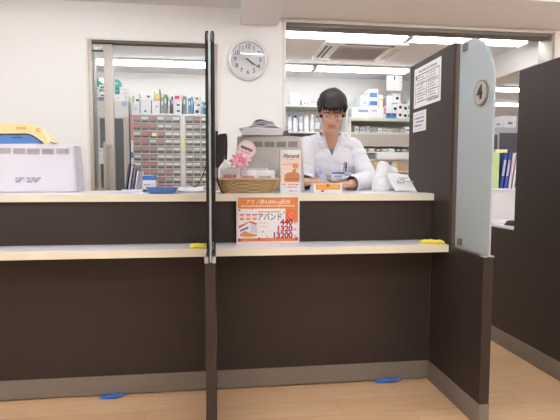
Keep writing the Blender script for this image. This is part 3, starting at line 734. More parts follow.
for i in range(3):      # three pictured sachets
    x, z = uv(0.085 + i * 0.10, 0.445)
    b = bx('pictured_sachet', M((238, 214, 214)), sg, x - 0.012, x + 0.012, -0.0014, 0, z - 0.017, z + 0.017)
    bx('pictured_band', M((214, 96, 110)), b, x - 0.012, x + 0.012, -0.0018, -0.0013, z + 0.008, z + 0.014)
    bx('pictured_band', M((226, 140, 96)), b, x - 0.010, x + 0.010, -0.0018, -0.0013, z - 0.014, z - 0.006)
def poly(name, uvs, m, lay):
    return MB().prism([uv(*p) for p in uvs], 'y', -0.0004 * lay - 0.0002, 0).build(name, m, sg)
poly('pictured_box_top', [(0.035, 0.63), (0.22, 0.53), (0.325, 0.575), (0.31, 0.62), (0.20, 0.56), (0.035, 0.69)], CORAL, 3)
poly('pictured_box_front', [(0.035, 0.70), (0.22, 0.58), (0.22, 0.79), (0.05, 0.83)], M((236, 236, 240)), 3)
poly('pictured_box_side', [(0.22, 0.58), (0.33, 0.64), (0.33, 0.79), (0.22, 0.79)], M((214, 214, 226)), 3)
poly('pictured_box_print', [(0.055, 0.715), (0.185, 0.645), (0.185, 0.69), (0.055, 0.755)], M((120, 122, 146)), 4)
poly('pictured_box_wave', [(0.06, 0.80), (0.13, 0.74), (0.24, 0.80), (0.34, 0.815), (0.30, 0.86), (0.20, 0.87), (0.05, 0.845)], M((234, 152, 82)), 4)
for u, v, r in ((0.045, 0.93, 0.009), (0.355, 0.905, 0.006), (0.955, 0.92, 0.009), (0.75, 0.355, 0.004), (0.05, 0.30, 0.005), (0.25, 0.285, 0.003), (0.415, 0.76, 0.004), (0.60, 0.32, 0.0)):
    if r: x, z = uv(u, v); MB().lathe([(0, -0.002), (r, -0.002), (r, 0)], 16, c=(x, 0, z)).build('berry_mark', M((206, 70, 70)), sg)

# ------------------------------------------------------------------ notices on the number-four screen (face X = 1.129)
def sheet(label, y_left, z_bot, w_, h_):
    return thing('notice_sheet', label, 'notice', (1.1282, y_left, z_bot), -PI / 2, 'notices on the number four screen')
n1 = sheet('large white notice sheet with a ruled table, upper one on the dark screen', 2.697, 1.488, 0.337, 0.222)
bx('paper', PAPER, n1, 0, 0.337, 0, 0.0006, 0, 0.222)
b = MB(); F = 0.0006
b.box(0.022, 0.318, -F, 0, 0.176, 0.180)
for z in (0.128, 0.074, 0.030): b.box(0.022, 0.318, -F, 0, z, z + 0.002)
for x in (0.022, 0.168, 0.316): b.box(x, x + 0.002, -F, 0, 0.02, 0.18)
b.box(0.022, 0.036, -F, 0, 0.158, 0.178)
b.build('table_rules', INK, n1)
b = MB(); rr = random.Random(2)
blocks(b, 0.06, 0.29, 0.197, 0.010, 0, 16, rnd=rr, drop=0); b.build('heading', GREYINK, n1)
for x0 in (0.04, 0.185):
    b = MB()
    for i in range(10): blocks(b, x0, x0 + rr.uniform(0.07, 0.12), 0.164 - i * 0.0145, 0.006, 0, 10, rnd=rr, drop=0.05)
    b.build('print_column', GREYINK, n1)
b = MB(); blocks(b, 0.17, 0.31, 0.022, 0.010, 0, 9, rnd=rr); b.build('heavy_print', INK, n1)
n2 = sheet('small white notice sheet with lilac lines, lower one on the dark screen', 2.701, 1.354, 0.174, 0.113)
bx('paper', PAPER, n2, 0, 0.174, 0, 0.0006, 0, 0.113)
for i, (z, n, c) in enumerate(((0.095, 9, (190, 188, 200)), (0.075, 8, (120, 118, 160)), (0.054, 8, (150, 120, 140)), (0.033, 5, (110, 108, 150)), (0.014, 10, (200, 198, 206)))):
    b = MB(); blocks(b, 0.02, 0.15 - 0.02 * (i == 3), z, 0.010 if i in (1, 2, 3) else 0.006, 0, n, rnd=rr); b.build('print_line', M(c), n2)

# ------------------------------------------------------------------ yellow cane rests on the lower shelf
YEL = mat('yellow_rubber', (244, 230, 84), 0.45, var=0.03)
def cane_rest(loc, rz, label, s=1.0):
    t = thing('cane_holder', label, 'cane holder', loc, rz, 'yellow cane holders')
    MB().box(-0.062 * s, 0.062 * s, -0.022, 0.028, 0, 0.006, 0.002).build('pad', YEL, t, True)
    MB().tube([(-0.060 * s, -0.020, 0.009), (-0.04 * s, -0.022, 0.016), (0.0, -0.022, 0.015), (0.04 * s, -0.022, 0.016), (0.060 * s, -0.020, 0.009)], [0.007, 0.010, 0.008, 0.010, 0.007], 10).build('lip', YEL, t, True)
    MB().tube([(-0.05 * s, 0.014, 0.007), (0.0, 0.012, 0.015), (0.05 * s, 0.014, 0.007)], [0.005, 0.009, 0.005], 10).build('lip', YEL, t, True)
    return t
cane_rest((1.056, 2.268, 0.7646), -0.25, 'yellow rubber cane holder at right end of lower shelf, by the number four screen', 0.95)
cane_rest((-0.094, 2.262, 0.7646), 0.05, 'yellow rubber cane holder on left lower shelf against the central screen', 0.60)

# blue cords poking out under the kick plates
CORD = mat('blue_cord', (70, 120, 214), 0.45)
def cord(cx, y, s, label, seed):
    t = thing('blue_cord', label, 'cord', (cx, y, 0.0), 0, 'blue cords at the counter foot')
    rr = random.Random(seed)
    for k in range(3):
        pts = []
        for i in range(40):
            a = 2 * PI * i / 40
            pts.append(((0.045 + 0.008 * math.sin(3 * a + k)) * s * math.cos(a) + (k - 1) * 0.012 * s, (0.013 + 0.003 * math.cos(2 * a + k)) * math.sin(a) - 0.004 * k, 0.0045 + 0.0075 * k * 0.9 + 0.001 * math.sin(5 * a)))
        MB().tube(pts, 0.0038, 6, closed=True).build('loop', CORD, t, True)
    MB().tube([(0.02 * s, 0.012, 0.0045), (0.03 * s, 0.03, 0.0045), (0.03 * s, 0.06, 0.0045)], 0.0032, 6).build('tail', CORD, t, True)
cord(-0.528, 2.405, 1.0, 'small blue looped cord on the floor under the left counter bay', 1)
cord(0.893, 2.415, 1.15, 'blue looped cord on the floor under the right counter bay', 2)

# ------------------------------------------------------------------ small things on the left counter top
ty = thing('coin_tray', 'small blue plastic tray on left counter edge near the central screen', 'tray', (-0.276, 2.475, 1.0121))
BLU = mat('tray_cobalt', (98, 136, 204), 0.4)
def trayfn(sc0, sc1, z0, z1):
    b = MB()
    def f(u, v):
        a = 2 * PI * u; x, y = ringpt(a, 0, 1, 1); k = sc0 + (sc1 - sc0) * v
        return Vector((x * (0.062 + 0.016 * k), y * (0.04 + 0.012 * k), z0 + (z1 - z0) * v))
    b.grid(64, 4, f); return b
o = trayfn(0, 1, 0.001, 0.030).build('wall', BLU, ty, True, recalc=False)
md = o.modifiers.new('thick', 'SOLIDIFY'); md.thickness = 0.003; md.offset = -1
bx('bottom', BLU, ty, -0.058, 0.058, -0.037, 0.037, 0.0, 0.004, 0.001)
rm = [(*[q * s for q, s in zip(ringpt(2 * PI * i / 64, 0, 1, 1), (0.079, 0.053))], 0.030) for i in range(64)]
MB().tube(rm, 0.0028, 6, closed=True).build('rim', BLU, ty, True)
wb = thing('medicine_box', 'small white box with blue top band behind the blue tray', 'box', (-0.366, 2.66, 1.0121))
bx('carton', WHITEP, wb, -0.034, 0.034, 0, 0.04, 0, 0.094, 0.001)
bx('blue_band', M((58, 120, 206)), wb, -0.0342, 0.0342, -0.0008, 0.0402, 0.066, 0.090)
g = MB(); blocks(g, -0.026, 0.024, 0.040, 0.008, 0.0, 7); g.build('print', GREYINK, wb)
ft = thing('paper_tray', 'flat pale grey tray holding leaning magazines on left counter', 'tray', (-0.470, 2.66, 1.0121))
MB().box(-0.04, 0.10, 0, 0.22, 0, 0.005, 0.001).box(-0.04, 0.10, 0, 0.004, 0.005, 0.016).box(-0.04, -0.036, 0, 0.22, 0.005, 0.016).box(0.096, 0.10, 0, 0.22, 0.005, 0.016).build('body', LILAC, ft)
for i, (rgb, hh, lab) in enumerate((((84, 84, 104), 0.150, 'dark slate magazine leaning in the grey tray, leftmost'), ((186, 186, 200), 0.142, 'pale grey magazine leaning in middle of the tray'), ((120, 122, 142), 0.128, 'blue grey magazine leaning in the tray, rightmost'), ((210, 208, 220), 0.112, 'shortest pale magazine beside the white and blue box'))):
    t = thing('magazine', lab, 'magazine', (-0.498 + i * 0.017, 2.68, 1.0174), 0, 'magazines in the grey tray')
    t.rotation_euler = (0, 0.16, 0)
    bx('pages', PAPER, t, 0.001, 0.0075, 0.002, 0.18, 0.0015, hh - 0.002)
    b = MB().box(0, 0.0012, 0, 0.182, 0.0015, hh).box(0.0075, 0.0088, 0, 0.182, 0.0015, hh).box(0, 0.0088, -0.001, 0, 0.0015, hh)
    b.build('cover', M(rgb, 0.35), t)
fp = thing('paper_sheet', 'loose white paper sheets lying beside the central screen on left counter', 'paper', (-0.150, 2.62, 1.0121), 0.12)
for i in range(3):
    MB().grid(12, 8, lambda u, v, i=i: Vector(((u - 0.5) * 0.16 + i * 0.006, v * 0.22, 0.001 + i * 0.004 + 0.016 * v * v + 0.004 * math.sin(u * 5 + i)))).build('sheet', PAPER, fp, True, recalc=False).modifiers.new('thick', 'SOLIDIFY').thickness = 0.0008
cc = tag(MB().tube([(-0.062, 2.80, 1.19), (-0.066, 2.79, 1.15), (-0.085, 2.78, 1.10), (-0.10, 2.775, 1.07), (-0.118, 2.77, 1.045), (-0.13, 2.77, 1.038), (-0.16, 2.875, 1.052)], 0.0028, 6).build('power_cable', BLACKR, None, True), 'thin black cable curving down behind left side of the central screen', 'cable')

# papers and bags on the right of the counter
bg = thing('plastic_bag', 'crumpled white paper bag beside the person at right of counter', 'bag', (1.022, 2.83, 1.0121))
def crumple(u, v):
    a = 2 * PI * u; ph = PI / 2 * v
    r = math.cos(ph) ** 0.85
    p = Vector((0.088 * r * math.cos(a), 0.065 * r * math.sin(a), 0.165 * math.sin(ph)))
    k = 1 + 0.20 * noise.noise(p * 20 + Vector((3, 1, 2))) + 0.12 * abs(noise.noise(p * 45))
    return Vector((p.x * k - 0.02 * v, p.y * k, p.z * (1 + 0.3 * noise.noise(p * 14)) if v > 0.02 else 0.001))
MB().grid(48, 20, crumple).build('bag', mat('bag_white', (240, 240, 242), 0.55, var=0.01), bg, False)
bx('tag', M((214, 214, 222)), bg, 0.02, 0.045, -0.083, -0.078, 0.03, 0.05)
pl_ = thing('paper_stack', 'slanted white printed sheets leaning at right end of the counter', 'paper', (1.080, 2.62, 1.0121), 0.05)
for i in range(4):
    tl = 0.020 * i
    MB().grid(10, 8, lambda u, v, i=i: Vector(((u - 0.5) * 0.165 + 0.004 * i, v * 0.15 + 0.012 * i, 0.004 + 0.004 * i + v * (0.100 - 0.01 * i) + 0.004 * math.sin(u * 6 + i)))).build('sheet', PAPER, pl_, True, recalc=False).modifiers.new('thick', 'SOLIDIFY').thickness = 0.001
g = MB(); rr = random.Random(9)
for k in range(4):
    blocks(g, -0.05, 0.0 + 0.02 * (k % 2), 0.052 + k * 0.009, 0.005, 0.0, 6, t=0.001, rnd=rr)
o = g.build('print', GREYINK, pl_); o.location = (0, 0.057, 0.0)
bx('brown_strip', M((206, 168, 150)), pl_, 0.012, 0.055, 0.052, 0.054, 0.056, 0.062)
sb = thing('small_carton', 'little white carton with grey print beside dark screen, right end of counter', 'box', (1.095, 2.93, 1.0121))
bx('carton', WHITEP, sb, -0.03, 0.03, 0, 0.06, 0, 0.125, 0.001)
g = MB(); blocks(g, -0.026, 0.0, 0.112, 0.007, 0, 4); blocks(g, -0.026, 0.004, 0.096, 0.006, 0, 5); g.build('print', GREYINK, sb)

# ------------------------------------------------------------------ dispensary: drawer cabinets
CABW = mat('cabinet_white', (226, 224, 222), 0.5, var=0.01)
DRAW = mat('drawer_grey_green', (134, 134, 127), 0.35, var=0.08, scale=30)
DSH = mat('drawer_bottom_shade', (96, 94, 88), 0.4, var=0.08)  # dark colour paints in the shading along the bottom of each drawer
LABR = mat('drawer_label_red', (192, 132, 138), 0.6, var=0.10, scale=60)
LABW = mat('drawer_label_white', (222, 220, 220), 0.6, var=0.04, scale=60)
LABG = mat('drawer_label_grey', (184, 182, 186), 0.6, var=0.08, scale=60)
def drawer_cabinet(x0, cols, cw_, label, reds, rows=11):
    t = thing('drawer_cabinet', label, 'drawer cabinet', (x0, 5.15, 0), 0, 'medicine drawer cabinets')
    W = cols * cw_ + 0.05; ph = 0.0785; zt = 1.745
    b = MB(); b.box(0, W, 0.012, 0.36, 0.0, zt, 0.0).box(0, 0.022, 0, 0.012, 0, zt).box(W - 0.022, W, 0, 0.012, 0, zt).box(0.022, W - 0.022, 0, 0.012, zt - 0.018, zt)
    b.build('carcass', CABW, t)
    d0 = l0 = None
    for r in range(rows):
        z1 = zt - 0.026 - r * ph
        bx('rail', CABW, t, 0.022, W - 0.022, -0.002, 0.012, z1 - ph + 0.0, z1 - ph + 0.012)
        for c in range(cols):
            cx = 0.025 + (c + 0.5) * cw_
            if d0 is None:
                d0 = MB().box(-cw_ / 2 + 0.004, cw_ / 2 - 0.004, 0.0, 0.012, 0.013, ph - 0.004).build('drawer', DRAW, t)
                MB().box(-cw_ / 2 + 0.012, cw_ / 2 - 0.012, -0.012, 0.0, 0.013, 0.026).build('shade_lip', DSH, d0)
                l0 = MB().box(-cw_ / 2 + 0.008, cw_ / 2 - 0.008, -0.0015, 0.0, ph * 0.52, ph - 0.010).build('label_card', LABR, d0)
                l0.data.materials[0] = LABR
                me_r = l0.data; me_w = me_r.copy(); me_w.materials[0] = LABW; me_g = me_r.copy(); me_g.materials[0] = LABG
                d = d0; l = l0
            else:
                d = d0.copy(); COL.objects.link(d); d.parent = t
                for ch in d0.children:
                    q = ch.copy(); COL.objects.link(q); q.parent = d
                    if q.name.startswith('label'): l = q
            d.location = (cx, 0, z1 - ph)
            l.data = me_r if (r, c) in reds else (me_w if (r * 5 + c * 3) % 4 else me_g)
    bx('plinth', ALUD, t, 0.01, W - 0.01, 0.002, 0.012, 0.0, zt - 0.03 - rows * ph)
    return t
REDS = {(0, 0), (0, 2), (1, 0), (1, 1), (1, 2), (2, 1), (2, 2), (2, 3), (3, 0), (3, 1), (3, 3), (4, 0), (4, 1), (4, 2), (5, 1), (5, 2), (6, 1), (6, 2), (7, 0), (7, 1), (7, 2), (7, 4), (8, 2), (8, 3), (9, 3), (9, 4), (9, 2)}
ca = drawer_cabinet(-0.883, 6, 0.0795, 'white cabinet of small drawers with many red labels, beyond the left opening', REDS)
cb2 = drawer_cabinet(-0.355, 5, 0.0795, 'white cabinet of small drawers with pale labels, next to the central screen', {(0, 1)})
for z0, z1, rgb, x0, x1, nm in ((1.47, 1.735, (204, 118, 128), 0.003, 0.021, 'red_strip'), (1.285, 1.345, (90, 100, 200), 0.002, 0.022, 'blue_sticker')):
    bx(nm, M(rgb), ca, x0, x1, -0.0015, 0, z0, z1)
bx('yellow_note', M((240, 228, 170)), ca, 0.215, 0.262, -0.018, -0.016, 1.508, 1.545)
bx('lime_strip', M((226, 234, 110)), cb2, 0.002, 0.020, -0.0015, 0, 1.372, 1.474)

# tall grey cabinet left of the drawers
gk = thing('glass_cabinet', 'beige grey cabinet with smoked glass doors behind the sliding leaf', 'cabinet', (-1.55, 5.2, 0))
BG = mat('beige_grey_steel', (196, 190, 184), 0.5)
bx('body', BG, gk, 0, 0.64, 0.006, 0.45, 0, 1.87, 0.003)
bx('header_panel', mat('pale_header', (206, 204, 200), 0.5), gk, 0.0, 0.64, 0.0, 0.006, 1.71, 1.87)
for x0 in (0.03, 0.325):
    dd = MB().box(x0, x0 + 0.285, -0.012, 0.005, 0.02, 1.70, 0.002).build('door', BG, gk, True)
    bx('pane', mat('dark_smoked_glass', (92, 94, 98), 0.15), dd, x0 + 0.03, x0 + 0.265, -0.016, -0.011, 0.5, 1.69)
    bx('handle', CHROME, dd, x0 + 0.268, x0 + 0.278, -0.026, -0.012, 0.9, 1.05, 0.002)
MB().lathe([(0.020, -0.003), (0.027, -0.004), (0.027, 0.0), (0.020, 0.0), (0.020, -0.003)], 32, c=(0.60, -0.001, 1.842)).build('ring_mark', M((160, 170, 196)), gk)
ps = thing('paper_sheet', 'white and lilac sheet taped low on the smoked glass door', 'paper', (-1.255, 5.182, 1.222))
bx('paper', M((226, 232, 240)), ps, 0, 0.095, 0, 0.001, 0, 0.165)
bx('heading', M((170, 178, 214)), ps, 0.02, 0.075, -0.0008, 0, 0.13, 0.145)

def carton(label, x0, x1, z0, h, yf, depth, rgb, marks=(), group=None, name='medicine_carton', cat='box', lid=None, lean=0.0, ptop=None):
    t = thing(name, label, cat, ((x0 + x1) / 2, yf, z0), 0, group)
    w_ = (x1 - x0) / 2 - 0.0015
    bx('carton', M(rgb), t, -w_, w_, 0, depth, 0, h - 0.001, 0.0015)
    for (u0, u1, v0, v1, c) in marks:
        bx('front_label', M(c), t, -w_ + u0 * 2 * w_, -w_ + u1 * 2 * w_, -0.001, 0.0, v0 * h, v1 * h)
    if lid: bx('lid', M(lid), t, -w_ - 0.001, w_ + 0.001, -0.0015, depth + 0.001, h * 0.78, h - 0.0005)
    if lean: t.rotation_euler = (0, lean, 0)
    return t
DKM = (70, 72, 80)
# on the glass cabinet
G1 = 'cartons on the grey glass cabinet'; zg = 1.8702; yg = 5.23
TEAL = (74, 160, 152)
row1 = carton('teal carton at far left, bottom row seen through the sliding leaf', -1.265, -1.205, zg + 0.041, 0.070, yg, 0.2, (232, 236, 238), [(0.2, 0.8, 0.15, 0.4, DKM)], G1)
carton('flat dark grey carton under the right hand teal stack behind the leaf', -1.203, -1.140, zg, 0.041, yg, 0.2, (104, 104, 110), [(0.2, 0.8, 0.3, 0.6, (150, 150, 150))], G1)
carton('flat blue carton at bottom left behind the leaf glass', -1.265, -1.205, zg, 0.041, yg, 0.2, (110, 150, 214), [(0.2, 0.8, 0.3, 0.6, (210, 220, 240))], G1)
row1['label'] = 'white carton with dark mark above the flat blue one, behind the leaf glass'
carton('white carton with dark mark above the flat dark grey one, behind the leaf', -1.203, -1.140, zg + 0.041, 0.055, yg, 0.2, (234, 238, 240), [(0.2, 0.85, 0.15, 0.45, DKM)], G1)
carton('thin teal carton in the right stack behind the leaf, third up', -1.203, -1.140, zg + 0.096, 0.028, yg, 0.2, TEAL, [(0.3, 0.7, 0.3, 0.6, (200, 226, 222))], G1)
carton('white carton with dark mark under the teal topped left stack', -1.265, -1.205, zg + 0.111, 0.034, yg, 0.2, (230, 236, 238), [(0.2, 0.8, 0.2, 0.6, DKM)], G1)
carton('top carton of right stack behind the leaf, white with a teal lid', -1.203, -1.140, zg + 0.124, 0.055, yg, 0.2, (236, 240, 240), [(0.2, 0.8, 0.2, 0.45, DKM)], G1, lid=(90, 180, 168))
carton('tall teal carton on top of the left stack behind the leaf', -1.265, -1.210, zg + 0.145, 0.095, yg, 0.2, TEAL, [(0.0, 1.0, 0.85, 0.95, (214, 230, 226))], G1)
carton('flat wide white carton right of the leaf stile, left one of the bottom row', -1.045, -0.940, zg, 0.075, yg, 0.2, (230, 228, 230), [(0.08, 0.4, 0.3, 0.6, (206, 206, 214))], G1)
carton('square white carton with black mark, on right end of glass cabinet', -0.936, -0.914, zg, 0.075, yg, 0.2, (228, 228, 230), [], G1)
carton('lower teal carton right of the leaf stile', -1.050, -1.006, zg + 0.0755, 0.065, yg, 0.2, (60, 150, 140), [(0.2, 0.8, 0.4, 0.6, (150, 210, 200))], G1)
carton('upper teal carton right of the leaf stile, topmost there', -1.050, -1.010, zg + 0.141, 0.085, yg, 0.2, (84, 172, 162), [(0.2, 0.8, 0.4, 0.6, (200, 230, 226))], G1)
carton('white carton standing just right of the teal pair', -1.002, -0.942, zg + 0.0755, 0.075, yg, 0.2, (232, 232, 236), [(0.2, 0.8, 0.62, 0.7, (190, 190, 200))], G1)
# on the drawers
G2 = 'things on top of the drawer cabinets'; zd = 1.7452; yd = 5.17
carton('white carton with black mark at left end over the drawers, upper of two', -0.870, -0.790, zd + 0.091, 0.105, yd, 0.2, (228, 228, 232), [(0.55, 0.9, 0.3, 0.5, DKM), (0.05, 0.3, 0.1, 0.8, (150, 190, 110))], G2)
carton('pale lilac carton at left end over the drawers, lower of two', -0.874, -0.790, zd, 0.091, yd, 0.2, (214, 212, 220), [(0.3, 0.7, 0.4, 0.6, (180, 178, 190))], G2)
carton('wide white carton with central black mark, second pile over the drawers', -0.785, -0.645, zd + 0.132, 0.10, yd, 0.2, (234, 234, 236), [(0.5, 0.68, 0.3, 0.5, DKM)], G2)
carton('lilac white carton with lower dark mark under the wide white carton', -0.785, -0.675, zd, 0.132, yd, 0.2, (218, 218, 224), [(0.35, 0.55, 0.1, 0.25, DKM)], G2)
carton('tall plain white carton, third pile over the drawers', -0.670, -0.585, zd, 0.130, yd, 0.2, (222, 222, 228), [(0.5, 0.8, 0.5, 0.62, (160, 160, 170))], G2)
carton('small orange carton standing on the plain white one', -0.628, -0.585, zd + 0.130, 0.075, yd + 0.01, 0.05, (232, 196, 120), [(0.2, 0.8, 0.1, 0.3, (214, 120, 60))], G2)
sp = thing('squeeze_bottle', 'little dark green tipped bottle rising behind the orange carton', 'bottle', (-0.597, 5.27, zd + 0.130), 0, G2)
MB().lathe([(0.0, 0), (0.016, 0), (0.016, 0.09), (0.008, 0.105), (0.0, 0.105)], 16, 'z').build('body', M((140, 150, 130)), sp, True)
MB().cyl((0, 0, 0.105), (0, 0, 0.14), 0.008, 0.004).build('nozzle', M((60, 90, 70)), sp, True)
def folder(x, w_, h, rgb, label, lean=0.0, top=None):
    t = thing('document_file', label, 'file', (x, yd, zd), 0, G2); t.rotation_euler = (0, lean, 0)
    if lean < 0: t.location.z += abs(math.sin(lean)) * w_
    bx('cover', M(rgb), t, 0, w_, 0, 0.2, 0, h, 0.001)
    bx('spine_label', M((226, 228, 232)), t, w_ * 0.25, w_ * 0.75, -0.001, 0, h * 0.55, h * 0.8)
    if top: bx('top_flap', M(top), t, -0.001, w_ + 0.001, -0.0015, 0.05, h * 0.82, h + 0.003)
folder(-0.578, 0.028, 0.165, (150, 162, 160), 'grey green file beside the orange carton over the drawers')
folder(-0.548, 0.032, 0.195, (134, 150, 148), 'grey file with bright green top flap over the drawers', 0.0, (84, 176, 84))
folder(-0.512, 0.022, 0.155, (196, 196, 200), 'pale file right of the green flapped one', 0.06)
folder(-0.478, 0.018, 0.180, (96, 100, 106), 'dark slate file left of the marked white carton stack', 0.04)
carton('white carton with black mark, lowest of the stack right of slate file', -0.453, -0.362, zd, 0.062, yd, 0.2, (222, 224, 228), [(0.4, 0.75, 0.35, 0.65, DKM)], G2)
carton('white carton with black mark, second of the stack right of slate file', -0.453, -0.362, zd + 0.062, 0.072, yd, 0.2, (226, 228, 232), [(0.4, 0.75, 0.3, 0.55, DKM)], G2)
carton('white carton with red lettering topping the stack right of slate file', -0.455, -0.365, zd + 0.134, 0.082, yd, 0.2, (232, 222, 226), [(0.2, 0.75, 0.25, 0.65, (214, 84, 110))], G2)
folder(-0.352, 0.030, 0.185, (124, 130, 132), 'dark grey green file between the two carton stacks')
folder(-0.316, 0.014, 0.160, (222, 224, 228), 'thin white file right of the dark grey green one')
folder(-0.300, 0.026, 0.165, (96, 150, 176), 'teal blue file left of the olive marked carton')
folder(-0.271, 0.020, 0.180, (120, 160, 214), 'light blue file touching the olive marked carton stack')
carton('white carton with framed square print, lowest of right stack over the drawers', -0.243, -0.167, zd, 0.066, yd, 0.2, (220, 224, 228), [(0.2, 0.75, 0.15, 0.75, (196, 196, 200)), (0.28, 0.67, 0.22, 0.66, (236, 236, 238))], G2)
carton('white carton with dark mark, middle of right stack over the drawers', -0.243, -0.167, zd + 0.066, 0.068, yd, 0.2, (224, 226, 232), [(0.5, 0.85, 0.3, 0.55, DKM)], G2)
carton('cream carton with olive mark topping right stack over the drawers', -0.248, -0.170, zd + 0.134, 0.064, yd, 0.2, (226, 228, 220), [(0.3, 0.68, 0.3, 0.6, (110, 112, 70))], G2)
folder(-0.160, 0.018, 0.135, (130, 170, 190), 'pale teal file nearest the central screen over the drawers')
folder(-0.138, 0.024, 0.125, (70, 130, 160), 'dark teal file half hidden by the central screen over the drawers')
carton('white carton hidden mostly by the central screen, right end over the drawers', -0.108, -0.02, zd, 0.12, yd, 0.2, (226, 226, 230), [(0.3, 0.6, 0.3, 0.5, DKM)], G2)

# ------------------------------------------------------------------ shelving on the rear wall
SHW = mat('shelf_white', (232, 232, 228), 0.5); SHG = mat('shelf_pale_green', (206, 210, 198), 0.5); BEI = mat('beige_panel', (190, 180, 172), 0.6)
sl = thing('wall_shelving', 'white shelving full of bottles on rear wall left of the person', 'shelving', (0.72, 6.28, 0))
for x in (0, 0.98): bx('side_panel', SHW, sl, x, x + 0.02, 0, 0.318, 0.9, 2.03)
for z in (1.10, 1.38, 1.665, 2.006): bx('shelf', SHW, sl, 0.02, 0.98, -0.01, 0.318, z, z + 0.02)
bx('back_board', mat('shelf_back', (204, 206, 208), 0.6), sl, 0.02, 0.98, 0.30, 0.318, 0.9, 2.03)
sr = thing('wall_shelving', 'pale green edged shelving on rear wall right of the person', 'shelving', (1.72, 6.20, 0))
for x in (0, 1.26): bx('side_panel', SHW, sr, x, x + 0.02, 0.0, 0.398, 0.9, 1.83)
bx('shelf', SHG, sr, -0.01, 1.29, -0.01, 0.398, 1.830, 1.868)
bx('shelf', SHG, sr, 0.02, 1.26, 0.0, 0.398, 1.655, 1.680)
bx('front_panel', BEI, sr, 0.02, 1.26, 0.0, 0.015, 1.495, 1.655)
bx('shelf', SHW, sr, 0.02, 1.26, 0.0, 0.398, 1.410, 1.424)
bx('shelf', SHW, sr, 0.02, 1.26, 0.0, 0.398, 1.310, 1.325)
bx('shelf', SHW, sr, 0.02, 1.26, 0.0, 0.398, 1.160, 1.178)
bx('back_board', mat('shelf_back_warm', (206, 204, 196), 0.6), sr, 0.02, 1.26, 0.38, 0.398, 0.9, 1.83)
G3 = 'cartons on the top shelf right of the person'; zs = 1.8682; ys = 6.22
BL = (86, 128, 186)
carton('wide white carton with pale blue lettering on top shelf behind the head', 1.755, 2.0, zs, 0.140, ys, 0.25, (234, 236, 240), [(0.35, 0.9, 0.55, 0.78, (150, 160, 204))], G3)
carton('white carton with faint print left of the magenta striped file', 2.003, 2.185, zs, 0.140, ys, 0.25, (232, 234, 238), [(0.1, 0.5, 0.6, 0.8, (190, 196, 216))], G3)
carton('magenta striped white file beside the round spotted cartons', 2.187, 2.222, zs, 0.16, ys, 0.25, (228, 214, 226), [(0.15, 0.85, 0.35, 0.9, (206, 110, 160))], G3, name='document_file', cat='file')
carton('white carton with a blue emblem, lower of the two stacked above the lettering', 1.978, 2.112, zs + 0.140, 0.112, ys, 0.25, (230, 234, 240), [(0.1, 0.9, 0.25, 0.75, BL)], G3)
carton('white carton with a blue emblem, topmost left of the calendar', 1.976, 2.110, zs + 0.252, 0.125, ys, 0.25, (234, 238, 242), [(0.1, 0.9, 0.15, 0.65, BL)], G3)
carton('pale cream carton beside the blue emblem cartons', 2.116, 2.178, zs + 0.140, 0.165, ys, 0.25, (238, 228, 216), [(0.2, 0.8, 0.5, 0.7, (226, 190, 160))], G3)
carton('pale bluish carton left of the blue emblem cartons behind the head', 1.870, 1.972, zs + 0.140, 0.15, ys, 0.25, (226, 232, 236), [(0.3, 0.8, 0.3, 0.5, (180, 190, 200))], G3)
def roll_box(x0, x1, z0, h, lab, dot=True, rgb=(238, 238, 240)):
    t = carton(lab, x0, x1, z0, h, ys, 0.2, rgb, [], G3, name='spotted_carton')
    if dot: MB().lathe([(0, -0.0015), (0.020, -0.0015), (0.020, 0)], 18, c=(0.01, 0, h * 0.48)).build('dark_spot', M((52, 46, 54)), t)
    return t
carton('blue based carton under the spotted white cartons on top shelf', 2.226, 2.366, zs, 0.070, ys, 0.2, (78, 124, 190), [(0.1, 0.35, 0.5, 0.9, (50, 60, 90)), (0.6, 0.85, 0.5, 0.9, (50, 60, 90))], G3)
roll_box(2.370, 2.440, zs, 0.100, 'white carton with dark spot at right of the blue based carton')
roll_box(2.442, 2.512, zs, 0.085, 'lower rightmost white carton with dark spot near the dark screen')
roll_box(2.226, 2.300, zs + 0.070, 0.110, 'plain white carton standing on the blue based carton', False)
roll_box(2.302, 2.368, zs + 0.070, 0.125, 'white carton with dark spot standing on right half of blue based carton')
roll_box(2.370, 2.440, zs + 0.100, 0.105, 'white carton with dark spot, second up right of the calendar edge')
roll_box(2.442, 2.512, zs + 0.085, 0.110, 'white carton with dark spot, upper rightmost near the dark screen')
roll_box(2.226, 2.300, zs + 0.180, 0.115, 'plain white upper carton beneath the left calendar edge', False)
roll_box(2.302, 2.420, zs + 0.205, 0.130, 'topmost white carton with dark spot under the calendar')
carton('green and white carton at right end of top shelf by the dark screen', 2.514, 2.60, zs, 0.235, ys, 0.2, (214, 232, 216), [(0.1, 0.9, 0.1, 0.25, (110, 180, 110)), (0.1, 0.9, 0.55, 0.75, (120, 190, 140))], G3)
# second shelf: shadowed row of small packets
G4 = 'small packets in the shadowed second shelf'
rr = random.Random(21)
cols = ['off white', 'pale grey', 'lilac', 'grey', 'white', 'pale green', 'cream', 'silver grey', 'warm grey', 'brightest white']
rgbs = [(226, 224, 218), (204, 204, 202), (210, 206, 216), (170, 170, 168), (234, 234, 232), (206, 214, 200), (226, 218, 196), (186, 190, 192), (196, 188, 182), (246, 246, 246)]
x = 1.80
for i in range(10):
    ww = rr.uniform(0.05, 0.085); hh = rr.uniform(0.05, 0.10)
    carton('%s small packet standing in the shadowed shelf under the cartons, %s from left' % (cols[i], ['first', 'second', 'third', 'fourth', 'fifth', 'sixth', 'seventh', 'eighth', 'ninth', 'tenth'][i]), x, x + ww, 1.6802, hh, 6.24, 0.1, rgbs[i], [(0.2, 0.8, 0.3, 0.6, (150, 150, 156))], G4, name='small_packet', cat='packet')
    x += ww + 0.012
